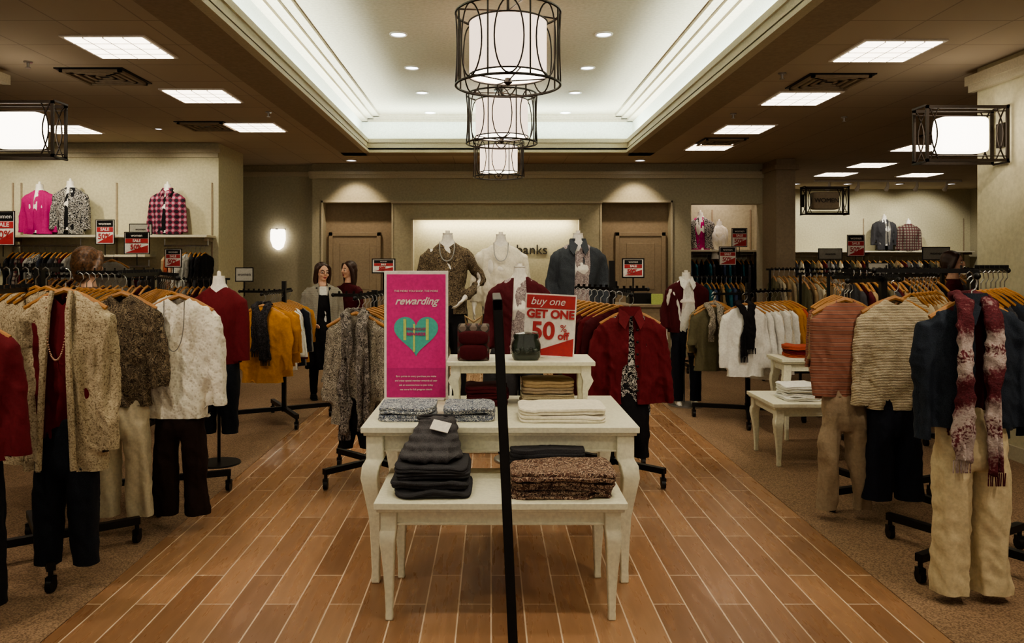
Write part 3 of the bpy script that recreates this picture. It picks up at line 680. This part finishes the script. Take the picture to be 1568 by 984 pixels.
railrow(6.0,12.2,7.4,12.2,1.42,20,['red','dkred','charcoal','tan','olive'])
railrow(2.9,11.6,3.7,11.6,1.3,12,['teal','blue','black','tan'])
railrow(3.6,9.0,4.4,9.0,1.38,13,['olive','tan','cream','green','khaki'])
outfit('grey_knit_top',-4.45,9.2,1.63,F['greyknit'],dict(w=.19,L=.5,seed=50,vox=.016,sl=.38))
# mustard rack
outfit('mustard_top_outfit',-2.14,7.35,1.2,F['mustard'],dict(w=.2,L=.72,hem=.21,waist=.19,sl=.5,sr=.06,seed=51,fold=.022,spread=.05),sc_=(F['scarfb'],dict(L1=.42,L2=.5,wd=.045,x=.035,y=-.09)))
row('hanging_tops',(-2.1,7.45),(-2.13,8.25),1.2,10,['mustard','mustard','mustard','white','greyknit','white','dkred','navy','grey'],lz=1,face=.55)
fourway('clothes_rack',(-2.1,7.95),[(-2.14,7.3,1.31),(-2.13,8.35,1.31),(-2.6,8.1,1.31)],base=.5,br=.5,ph=1.42)
# centre left
outfit('paisley_tunic_outfit',-.93,5.4,1.25,F['paisley'],dict(w=.16,L=.76,hem=.18,waist=.155,sl=.5,sr=.05,seed=52,spread=.02,fold=.024),sc_=(F['scarfg'],dict(L1=.8,L2=.74,wd=.042,x=.055,y=-.09)),
   bot=('pants',F['black'],-.5,dict(w=.14,L=.42,hem=.06,seed=1)))
row('hanging_tunics',(-.9,5.5),(-.84,6.15),1.26,7,['paisley','scarfg','grey','charcoal','greyknit','paisley'],face=.1,lz=1.1)
fourway('clothes_rack',(-.87,5.85),[(-.93,5.35,1.36),(-.84,6.2,1.36),(-1.2,5.95,1.36)],base=.45,br=-.75,ph=1.4)
outfit('red_coat_outfit',.93,5.25,1.28,F['red'],dict(w=.2,L=.62,hem=.205,waist=.185,sl=.52,sr=.05,openg=(.008,.04),seed=53,fold=.022,spread=.045,vox=.01),inner=(F['blackwhite'],dict(w=.17,L=.7,hem=.15,waist=.15,sl=0,flat=.45)),
   bot=('pants',F['black'],-.5,dict(w=.13,L=.48,hem=.055,seed=1)),col_=F['red'],buttons=(.6,m_black))
row('hanging_coats',(.88,5.36),(.68,6.1),1.3,8,['dkred','red','dkred','red','charcoal','dkred'],face=-.1,lz=1.0)
fourway('clothes_rack',(.9,5.85),[(.93,5.2,1.39),(.67,6.15,1.41),(1.2,6.0,1.4)],base=.45,br=-.75,ph=1.62)
# right mid racks
outfit('olive_top_outfit',2.27,8.0,1.16,F['olive'],dict(w=.18,L=.66,hem=.2,waist=.17,sl=.3,seed=54),sc_=(F['paisley'],dict(L1=.3,L2=.34,wd=.03,x=.04)))
outfit('white_shirt_outfit',2.46,7.6,1.2,F['white'],dict(w=.18,L=.7,hem=.19,waist=.165,sl=.52,sr=.045,seed=55,spread=.03),sc_=(F['black'],dict(L1=.5,L2=.42,wd=.035,x=.03)))
row('hanging_shirts',(2.58,7.75),(3.12,8.2),1.2,9,['white','white','ivory','white','ivory','white','mustard','mustard','orange'],face=-.75,lz=1)
row('hanging_olive_tops',(2.3,8.1),(2.45,8.6),1.18,6,['olive','tan','charcoal','olive'],face=0,lz=1)
fourway('clothes_rack',(2.62,8.0),[(2.46,7.55,1.31),(3.15,8.25,1.31),(2.27,7.95,1.29)],base=.55,br=-.3,ph=1.4)
# right front racks
outfit('striped_sweater_outfit',2.2,4.88,1.37,F['rust'],dict(w=.165,L=.6,hem=.15,waist=.145,sl=.5,sr=.04,seed=56,spread=.0,vox=.01),
   bot=('pants',F['taupe'],-.52,dict(w=.145,L=.78,hem=.062,seed=57,sp=.03,fold=.016)))
outfit('cream_sweater_outfit',2.47,4.8,1.385,F['creamknit'],dict(w=.18,L=.68,hem=.165,waist=.16,sl=.56,sr=.045,seed=58,spread=.04,neck=(.07,.04),vox=.01,fold=.018),
   bot=('pants',F['navy'],-.55,dict(w=.16,L=.68,hem=.088,seed=5,sp=.0)))
row('hanging_sweaters',(2.62,4.9),(3.0,5.3),1.4,8,['creamknit','khaki','cream','tan','khaki'],face=.5,lz=1.05)
row('hanging_sweaters',(2.3,5.02),(2.45,5.6),1.36,7,['rust','peach','rust','tan'],face=.2,lz=.95,sx=.85)
fourway('clothes_rack',(2.6,5.2),[(2.2,4.84,1.49),(2.47,4.75,1.5),(3.05,5.35,1.52),(2.47,5.65,1.5)],base=.45,br=-1.2)
outfit('denim_jacket_outfit',2.27,3.7,1.43,F['denim'],dict(w=.21,L=.6,hem=.21,waist=.195,sl=.56,sr=.05,openg=(.02,.045),seed=59,flat=.75,spread=.035,vox=.01,fold=.02),
   inner=(F['dkred'],dict(w=.17,L=.64,hem=.16,waist=.155,sl=0,flat=.5)),
   bot=('pants',F['khaki'],-.5,dict(w=.165,L=.88,hem=.085,seed=60,sp=.01,flat=.85,fold=.018)),sc_=(F['scarf'],dict(L1=.74,L2=.8,wd=.042,x=.07,y=-.115,dx=-.035)),col_=F['denim'])
row('hanging_jackets',(2.36,3.86),(2.85,4.35),1.45,8,['denim','navy','denim','charcoal','jean'],face=.35,lz=1.05)
fourway('clothes_rack',(2.55,4.15),[(2.27,3.66,1.54),(2.9,4.4,1.56),(2.1,4.3,1.56)],base=.48,br=-1.05)
railrow(3.05,6.6,3.75,6.6,1.44,14,['charcoal','dkred','tan','navy','olive'])
# ------------------------------------------------------------------ tables
def table(name,x0,x1,y0,y1,h,lh=.042,apr=.085,curve=1.):
    cx=(x0+x1)/2; cy=(y0+y1)/2; W=(x1-x0)/2; D=(y1-y0)/2
    z0=.004 if x0>1.95 else 0
    P=E(name,(cx,cy,z0))
    B=MB(); B.box(-W,W,-D,D,h-.03,h); B.box(-W+.012,W-.012,-D+.012,D-.012,h-.045,h-.03)
    i=.045
    B.box(-W+i,W-i,-D+i,-D+i+.02,h-.045-apr,h-.045); B.box(-W+i,W-i,D-i-.02,D-i,h-.045-apr,h-.045)
    B.box(-W+i,-W+i+.02,-D+i,D-i,h-.045-apr,h-.045); B.box(W-i-.02,W-i,-D+i,D-i,h-.045-apr,h-.045)
    B.box(-W+i-.006,W-i+.006,-D+i-.006,-D+i,h-.045-apr,h-.033-apr)
    B.obj('table_top',[m_white],P,bevel=.005)
    B=MB()
    k=lh/.042; c=curve
    prof=[(0,.0,1.0),(.06,.0,1.0),(.16,.0,1.0),(.2,.008*c,1.02),(.28,.012*c,.96),(.38,.008*c,.84),(.55,.002,.68),(.75,.0,.54),(.92,.0,.44),(.955,.0,.48),(1.,.0,.48)]
    for sx in(-1,1):
        for sy in(-1,1):
            X=sx*(W-i-.02*k); Y=sy*(D-i-.02*k)
            B.sq([(X+sx*o*k,Y+sy*o*k,(h-.045)*(1-t),.040*k*q) for t,o,q in prof])
    B.obj('legs',[m_white],P,bevel=.006); return P
table('display_table',-.645,.735,3.87,4.8,.79,lh=.046,curve=2.0)
table('nesting_table',-.52,.605,3.46,4.06,.54,lh=.038,apr=.065,curve=.6)
def riser(name,x0,x1,y0,y1,z0,h):
    P=E(name,((x0+x1)/2,(y0+y1)/2,z0)); W=(x1-x0)/2; D=(y1-y0)/2
    B=MB(); B.box(-W,W,-D,D,h-.025,h); B.box(-W+.03,W-.03,-D+.03,-D+.045,h-.07,h-.025); B.box(-W+.03,W-.03,D-.045,D-.03,h-.07,h-.025)
    B.box(-W+.03,-W+.045,-D+.03,D-.03,h-.07,h-.025);B.box(W-.045,W-.03,-D+.03,D-.03,h-.07,h-.025)
    B.obj('riser_top',[m_white],P,bevel=.004)
    B=MB()
    for sx in(-1,1):
        for sy in(-1,1):
            X=sx*(W-.05);Y=sy*(D-.05)
            B.sq([(X,Y,h-.025,.028),(X,Y,h-.08,.028),(X+sx*.012,Y,h-.11,.03),(X-sx*.004,Y,h*.35,.017),(X-sx*.004,Y,.03,.013),(X,Y,.0,.017)])
    B.obj('legs',[m_white],P,bevel=.003)
riser('riser_table',-.25,.584,4.38,4.74,.79,.26)
table('display_table',2.2,2.95,6.1,6.75,.5,lh=.036,apr=.06,curve=1.2)
table('display_table',2.6,3.3,7.0,7.4,.74,lh=.036,apr=.07,curve=1.2)
def folded(name,x,y,z,w,d,mats,th=.028,dy=0,rot=0,seed=0,e=.3,mess=1.):
    P=E(name,(x,y,z),rot); zz=0
    for i,mk in enumerate(mats):
        t=th*random.uniform(.9,1.12); B=MB()
        jx=random.uniform(-.012,.012)*mess; ww=random.uniform(.94,1)
        for q in range(2):
            B.ell((jx,dy*i+random.uniform(-.008,.008)*mess,zz+t*(.27+.46*q)),(w/2*ww*random.uniform(.96,1),d/2*random.uniform(.94,1),t*.27),56,10,0,e)
        me=B.mesh('fold',True)
        for v in me.vertices:
            c=v.co; v.co.z=max(.001,c.z+noise.noise(Vector((c.x*10+i*2+seed,c.y*9,i*.7)))*.012*mess+(noise.noise(Vector((c.x*28+seed,c.y*22,i)))*.004)); v.co.y+=noise.noise(Vector((c.x*16+seed,i*3.3,c.z*30)))*.014*mess
        O('folded_garment',me,F[mk],P); zz+=t
    return P
folded('folded_tops',-.43,4.15,.79,.3,.3,['bluepat']*2,th=.036,seed=3); folded('folded_tops',-.12,4.15,.79,.29,.3,['bluepat']*2,th=.034,seed=4)
folded('folded_sweaters',.36,4.12,.79,.47,.3,['ivory']*2,th=.034,seed=5)
folded('folded_sweaters',-.02,4.56,.79,.26,.26,['dkred']*3,th=.035,seed=6)
folded('folded_sweaters',.33,4.56,.79,.32,.26,['tan','creamknit','taupe','tan'],th=.034,seed=7)
j=folded('folded_jeans',-.27,3.68,.54,.37,.33,['charcoal','gdenimdk','charcoal','gdenimdk'],th=.034,seed=8,dy=.015,mess=1.4)
B=MB()
for k in range(5): B.ell((-.015+.004*k,.05+.028*k,.155+.034*k),(.145-.012*k,.115-.012*k,.024),30,10,0,.6)
me=fuse(B.mesh('w',False),.008,1); wrinkle(me,.016,16,3,zt=.4); O('layered_waistbands',me,F['gdenim'],j)
B=MB(); B.tube([(-.0+.088*math.cos(2*PI*k/24),.16+.05*math.sin(2*PI*k/24),.305) for k in range(24)],.008,8,closed=True); B.obj('waistband',[F['gdenimdk']],j)
B=MB(); B.box(-.045,.045,-.002,.002,-.03,.03,M=Matrix.Rotation(-.9,4,'X')@Matrix.Rotation(.3,4,'Y')); B.obj('size_tag',[m_signw],j,(.03,.05,.285))
folded('folded_tops',.31,3.66,.54,.52,.3,['brownpat','brownpat','brownpat'],th=.036,seed=9,mess=1.8); folded('folded_scarves',.28,3.9,.54,.4,.14,['charcoal','black','charcoal','gdenimdk'],th=.038,seed=10)
folded('folded_tops',2.5,6.35,.504,.32,.3,['white']*4,th=.03,seed=11)
folded('folded_tops',2.85,7.2,.744,.3,.25,['orange','red','orange'],th=.035,seed=12)
P=E('scarf_gift_box',(-.1,4.5,1.05)); B=MB(); B.box(-.09,.09,-.08,.08,0,.2); B.obj('box_body',[F['plaiddk']],P,bevel=.01)
B=MB(); B.ell((0,-.085,.05),(.08,.03,.045),20,10,0,.6); B.ell((0,-.08,.13),(.085,.03,.04),20,10,0,.6); B.obj('scarf_fold',[F['dkred']],P)
B=MB(); B.tube([(-.04,-.02,.2),(-.05,-.04,.25),(0,-.02,.215),(.05,-.04,.25),(.04,-.02,.2)],.008); B.obj('bow',[F['tan']],P)
# dark green glass jar style ornament with lid
P=E('dark_glass_ornament',(.2,4.48,1.05)); B=MB(); B.loft([(0,0,0,.07,.05),(0,0,.02,.082,.06),(0,0,.09,.084,.06),(0,0,.12,.07,.05),(0,0,.135,.074,.054),(0,0,.15,.07,.05),(0,0,.158,.02,.02)],28,0,3); B.obj('body',[m_glass],P)
B=MB(); 
for k in range(5): B.ell((-.05+.025*k,-.058+.004*(k%2),.055+.012*(k%2)),(.016,.008,.016),10,6)
B.obj('facets',[m_glass],P)
# ------------------------------------------------------------------ signs
P=E('rewards_poster_stand',(-.445,4.66,.79))
B=MB(); B.box(-.19,.19,-.008,.008,.0,.765); B.box(-.17,.17,-.05,.06,0,.012); B.obj('frame',[m_signw],P,smooth=False,bevel=.003)
B=MB(); B.box(-.175,.175,-.010,-.006,.19,.745,0); B.box(-.175,.175,-.010,-.006,.015,.19,1); B.obj('poster',[m_pink,m_pinkd],P,smooth=False)
txt('rewarding',.062,m_signw,P,(0,-.012,.585),shear=.4,bold=.001); txt('THE MORE YOU SHOP, THE MORE',.017,m_signw,P,(0,-.012,.645))
def heart(s,yy):
    pts=[]
    for k in range(48):
        t=2*PI*k/48; x=16*math.sin(t)**3; z=13*math.cos(t)-5*math.cos(2*t)-2*math.cos(3*t)-math.cos(4*t); pts.append((x*s,yy,z*s))
    return pts
def poly(pts,mt,parent,loc,name):
    me=bpy.data.meshes.new(name); n=len(pts); me.from_pydata(pts+[(0,pts[0][1],0)],[],[(k,(k+1)%n,n) for k in range(n)]); O(name,me,mt,parent,loc)
poly(heart(.0082,0),m_teal,P,(0,-.0125,.395),'heart')
B=MB(); 
for (a,b,z0,z1) in((-.075,-.058,-.04,.085),(-.018,-.006,-.11,.055),(.058,.075,-.04,.085)): B.box(a,b,-.001,0,z0,z1)
B.obj('heart_stripes',[m_yel],P,(0,-.0135,.395),smooth=False)
txt('FRIENDSHIP',.022,m_pinkd,P,(0,-.0155,.42)); txt('REWARDS',.024,m_pinkd,P,(0,-.0155,.39),bold=.001)
for i,s in enumerate(['Earn points on every purchase you make','and enjoy special member rewards all year','ask an associate how to join today','see store for full program details']): txt(s,.0145,m_signw,P,(0,-.012,.14-.026*i))
P=E('sale_sign',(.335,4.6,1.05),0)
B=MB(); B.box(-.15,.15,-.006,.006,.0,.37,0); B.box(-.07,.07,-.04,.05,0,.01,0); B.obj('board',[m_signw],P,smooth=False)
B=MB(); B.box(-.142,.142,-.009,-.005,.285,.362); B.add([(-.142,-.008,.01),(.142,-.008,.01),(.142,-.008,.115)],[(0,1,2)]); B.obj('red_print',[m_signr],P,smooth=False)
txt('buy one',.062,m_signw,P,(-.02,-.011,.325),shear=.3); txt('GET ONE',.066,m_signr,P,(0,-.011,.25),bold=.003); txt('50',.14,m_signr,P,(-.04,-.010,.15),bold=.004); txt('%',.06,m_signr,P,(.08,-.010,.17)); txt('off',.06,m_signr,P,(.08,-.010,.125),bold=.002)
P.rotation_euler=(0,math.radians(3),0)
def smallsign(x,y,z,w=.24,h=.3,gray=False,txts='SALE'):
    P=E('sale_sign' if not gray else 'price_sign',(x,y,z)); B=MB()
    B.box(-w/2,w/2,-.005,.005,0,h,0)
    if not gray: B.box(-w/2+.01,w/2-.01,-.008,-.004,h*.72,h-.005,2); B.box(-w/2+.01,w/2-.01,-.008,-.004,h*.5,h*.7,1); B.add([(-w/2+.01,-.0075,.01),(w/2-.01,-.0075,.01),(w/2-.01,-.0075,h*.4)],[(0,1,2)],1)
    B.box(-w/2-.006,w/2+.006,-.008,.008,-.01,0,2); B.box(-w/2-.006,w/2+.006,-.008,.008,h,h+.008,2); B.box(-w/2-.008,-w/2,-.008,.008,-.01,h+.008,2);B.box(w/2,w/2+.008,-.008,.008,-.01,h+.008,2)
    B.tube([(0,0,-.01),(0,0,-.16)],.006,6,2)
    B.obj('board',[m_grayS if gray else m_signw,m_signr,m_black],P,smooth=False)
    if gray: txt('women',h*.35,m_dktxt,P,(0,-.008,h/2))
    else: txt('women',h*.18,m_signw,P,(0,-.010,h*.85)); txt(txts,h*.18,m_signw,P,(0,-.010,h*.6),bold=.001); txt('50%',h*.32,m_signr,P,(-.01,-.009,h*.3),bold=.002)
    return P
smallsign(-6.6,10.6,1.85,.3,.45); smallsign(-5.28,10.72,1.87,.24,.32); smallsign(-4.7,10.4,1.73,.32,.28); smallsign(-4.85,10.85,2.0,.3,.14,gray=True)
smallsign(-3.65,9.0,1.56,.18,.2)
smallsign(-.85,6.2,1.53,.17,.1); smallsign(1.06,5.85,1.5,.15,.13); smallsign(-2.55,8.1,1.42,.17,.13,gray=True)
smallsign(3.5,11.6,1.58,.24,.26); smallsign(4.42,13.95,1.9,.26,.32); smallsign(7.4,15.9,1.75,.34,.42); smallsign(4.5,10.4,1.66,.3,.13,gray=True); smallsign(3.9,7.9,1.5,.2,.1,gray=True)
smallsign(6.7,11.8,1.66,.4,.18,gray=True)
P=E('wall_lettering',(.98,13.56,1.83)); txt('banks',.24,m_dktxt,P,(0,0,0),ext=.008,align='RIGHT')
P=E('floor_sign_stand',(.04,2.1,0)); lean=Matrix.Rotation(math.radians(-2.6),4,'Y')
B=MB(); B.box(-.013,.013,-.02,.02,0,1.505,M=lean); B.box(-.01,.01,.43,.47,0,1.505,M=lean); B.box(-.013,.013,-.02,.47,1.475,1.505,M=lean); B.box(-.013,.013,-.02,.47,.1,.13,M=lean)
B.obj('metal_frame',[m_black],P,(.045,0,0),smooth=False,bevel=.003)
B=MB(); B.box(-.004,.004,.02,.43,.13,1.49,M=lean); B.obj('panel',[m_dktxt],P,(.045,0,0),smooth=False)
B=MB(); B.box(-.17,.17,-.03,.48,0,.012); B.obj('foot_plate',[m_black],P,(.05,0,0),bevel=.004)
P=E('checkout_counter',(1.75,10.6,0)); B=MB(); B.box(-.6,.6,-.3,.3,0,1.02); B.box(-.64,.64,-.34,.34,1.02,1.06); B.box(-.55,.55,-.31,-.3,.15,.95); B.obj('cabinet',[m_taupe],P,bevel=.005)
B=MB(); B.box(-.35,-.05,-.05,-.02,1.14,1.36); B.box(-.22,-.18,-.03,.0,1.06,1.2); B.box(-.3,-.1,-.12,.08,1.06,1.075); B.box(.1,.4,-.12,.16,1.06,1.2); B.obj('register',[m_black],P,bevel=.004)
B=MB(); B.box(.35,.5,-.33,-.32,1.06,1.2); B.obj('notice',[m_yel],P,smooth=False)
# ------------------------------------------------------------------ people
def person(name,x,y,rot,ht,hair,topm,botm,hairlen=.25,cardi=None,dress=None,glasses=False,look=0,legpose=0,tous=.003):
    P=E(name,(x,y,.004),rot); s=ht/1.64; P.scale=(s,s,s)
    zc=1.38
    arms=[([(-.13,0,-.09),(-.18,0,-.14),(-.215,.035,-.36),(-.15,-.16,-.42)],[.05,.056,.05,.04]),([(.13,0,-.09),(.18,0,-.14),(.225,.03,-.37),(.2,-.1,-.56)],[.05,.056,.05,.04])]
    B=MB(); B.ell((0,.01,1.545),(.072,.09,.092)); B.ell((0,-.018,1.487),(.055,.062,.062)); B.ell((0,-.05,1.445),(.028,.026,.02)); B.ell((0,-.09,1.505),(.012,.017,.014)); B.tube([(0,-.083,1.545),(0,-.096,1.508)],[.008,.012],8)
    for q in(-1,1): B.ell((q*.073,.012,1.51),(.01,.02,.03)); B.ell((q*.035,-.062,1.495),(.02,.02,.02))
    B.tube([(0,.015,1.50),(0,.01,1.42),(0,.01,1.36)],[.05,.048,.06],14)
    hd=E('head',(0,0,0)); hd.parent=P; hd.rotation_euler=(0,0,look)
    me=fuse(B.mesh('h',False),.006,3); O('face',me,m_skin,hd)
    B=MB()
    for q in(-1,1): B.ell((q*.03,-.074,1.53),(.0135,.008,.0075),mi=0); B.ell((q*.03,-.0805,1.53),(.006,.004,.006),mi=1); B.tube([(q*.014,-.082,1.55),(q*.032,-.083,1.556),(q*.05,-.068,1.549)],.003,5,2)
    B.ell((0,-.078,1.468),(.022,.008,.006),mi=3); B.ell((0,-.077,1.459),(.018,.008,.006),mi=3)
    B.obj('features',[m_eye,m_iris,hair,m_lip],hd)
    if glasses:
        B=MB()
        for q in(-1,1): B.tube([(q*.031+.024*math.cos(2*PI*k/16),-.092,1.53+.017*math.sin(2*PI*k/16)) for k in range(16)],.0022,5,closed=True); B.tube([(q*.055,-.09,1.533),(q*.075,.01,1.53)],.002,5)
        B.tube([(-.007,-.092,1.532),(.007,-.092,1.532)],.002,5); B.obj('glasses',[m_black],hd)
    B=MB(); B.ell((0,.03,1.575),(.086,.095,.08)); B.ell((0,.05,1.53),(.088,.078,.09))
    for q in(-1,1): B.tube([(q*.045,-.045,1.615),(q*.078,-.03,1.575),(q*.088,.0,1.5),(q*.085,.02,1.5-hairlen*.6),(q*.08,.02,1.48-hairlen*.9)],[.02,.024,.028,.03,.02],10)
    B.ell((0,.07,1.53-hairlen*.3),(.08,.045,.1+hairlen*.4))
    me=fuse(B.mesh('hr',False),.008,3); wrinkle(me,tous,60,2,zt=1.6); O('hair',me,hair,hd)
    B=MB(); lp=legpose
    B.loft([(0,0,-.02,.07,.055),(0,0,-.07,.15,.07),(0,0,-.15,.165,.09),(0,-.01,-.25,.155,.108),(0,0,-.4,.13,.09),(0,.01,-.55,.17,.115),(0,.01,-.62,.165,.115)],28,0,2.1)
    for i in(0,1): B.tube(arms[i][0],arms[i][1],12)
    me=fuse(B.mesh('t',False),.01,3); wrinkle(me,.01,16,int(x*10)); O('shirt',me,topm,P,(0,0,zc))
    B=MB()
    for i,q in((0,-1),(1,1)): 
        a=Vector(arms[i][0][-1]); b=Vector(arms[i][0][-2]); d=(a-b).normalized(); B.tube([a-d*.05,a,a+d*.03],[.03,.026,.023],10); hand(B,a+d*.03,d+Vector((0,0,-.2)),q)
    me=fuse(B.mesh('hd',False),.0045,1); O('hands',me,m_skin,P,(0,0,zc))
    B=MB()
    B.loft([(0,0,-.42,.14,.09),(0,.01,-.55,.175,.12),(0,.01,-.66,.165,.115),(0,0,-.7,.1,.09)],26,0,2.1)
    for q in(-1,1):
        dy=-lp*q
        B.tube([(q*.085,0,-.6),(q*.09,dy*.3,-.78),(q*.09,dy*.6-.01,-.93),(q*.092,dy*.9+.01,-1.12),(q*.095,dy,-1.31)],[.09,.082,.062,.056,.046],14)
    me=fuse(B.mesh('l',False),.01,3); wrinkle(me,.008,14,5,zt=-.4); O('trousers',me,botm,P,(0,0,zc))
    B=MB()
    for q in(-1,1):
        dy=-lp*q; B.tube([(q*.095,dy,.1),(q*.095,dy+.0,.045)],[.036,.036],10); B.ell((q*.098,dy-.05,.032),(.04,.115,.032),20,10,0,.8); B.ell((q*.098,dy-.05,.01),(.042,.12,.01),20,6,0,.6)
    B.obj('shoes',[F['black']],P)
    if dress:
        B=MB(); B.loft([(0,-.0,-.12,.12,.1),(0,-.01,-.25,.16,.12),(0,0,-.4,.145,.105),(0,0,-.56,.19,.135),(0,0,-.95,.205,.15),(0,0,-1.0,.205,.15)],30,0,2.1)
        me=fuse(B.mesh('d',False),.012,2); wrinkle(me,.02,16,8,.5,-.3); O('dress',me,dress,P,(0,0,zc))
        B=MB()
        for q in(-1,1): B.tube([(q*.06,-.1,-.16),(q*.075,-.07,-.04),(q*.08,0,-.015),(q*.07,.07,-.1)],.016,6)
        B.obj('dress_straps',[dress],P,(0,0,zc))
    if cardi:
        a2=[(a[0][:3]+[tuple(Vector(a[0][3])*.85+Vector(a[0][2])*.15)],[.062,.068,.062,.055]) for a in arms]
        O('cardigan',top_mesh(w=.2,L=.8,hem=.22,waist=.19,flat=1.3,openg=(.05,.11),arms=a2,seed=9,fold=.014),cardi,P,(0,0,zc+.02))
    return P
person('shopping_woman',-1.98,9.2,.35,1.6,m_hairb,F['white'],F['black'],hairlen=.1,cardi=F['greyknit'],dress=F['black'],glasses=True,look=.25,legpose=.08)
person('woman_behind',-1.84,10.1,-.5,1.62,m_hairb,F['dkred'],F['black'],hairlen=.22,look=-.3)
person('sales_associate',-2.95,5.75,2.75,1.71,m_hairl,F['charcoal'],F['black'],hairlen=.05,tous=.008)
person('browsing_shopper',4.93,8.35,.9,1.72,m_hairb,F['dkred'],F['black'],hairlen=.05)
# ------------------------------------------------------------------ camera
cd=bpy.data.cameras.new('camera'); cam=bpy.data.objects.new('camera',cd); col.objects.link(cam); sc.camera=cam
cam.location=(0,0,1.6); cam.rotation_euler=(PI/2,0,0)
cd.sensor_width=36; cd.lens=27.55; cd.shift_x=.0204; cd.shift_y=-.0568; cd.clip_start=.05; cd.clip_end=100
try:
    sc.view_settings.view_transform='AgX'; sc.view_settings.look='AgX - Medium High Contrast'; sc.view_settings.exposure=.05
except Exception as e: print(e)
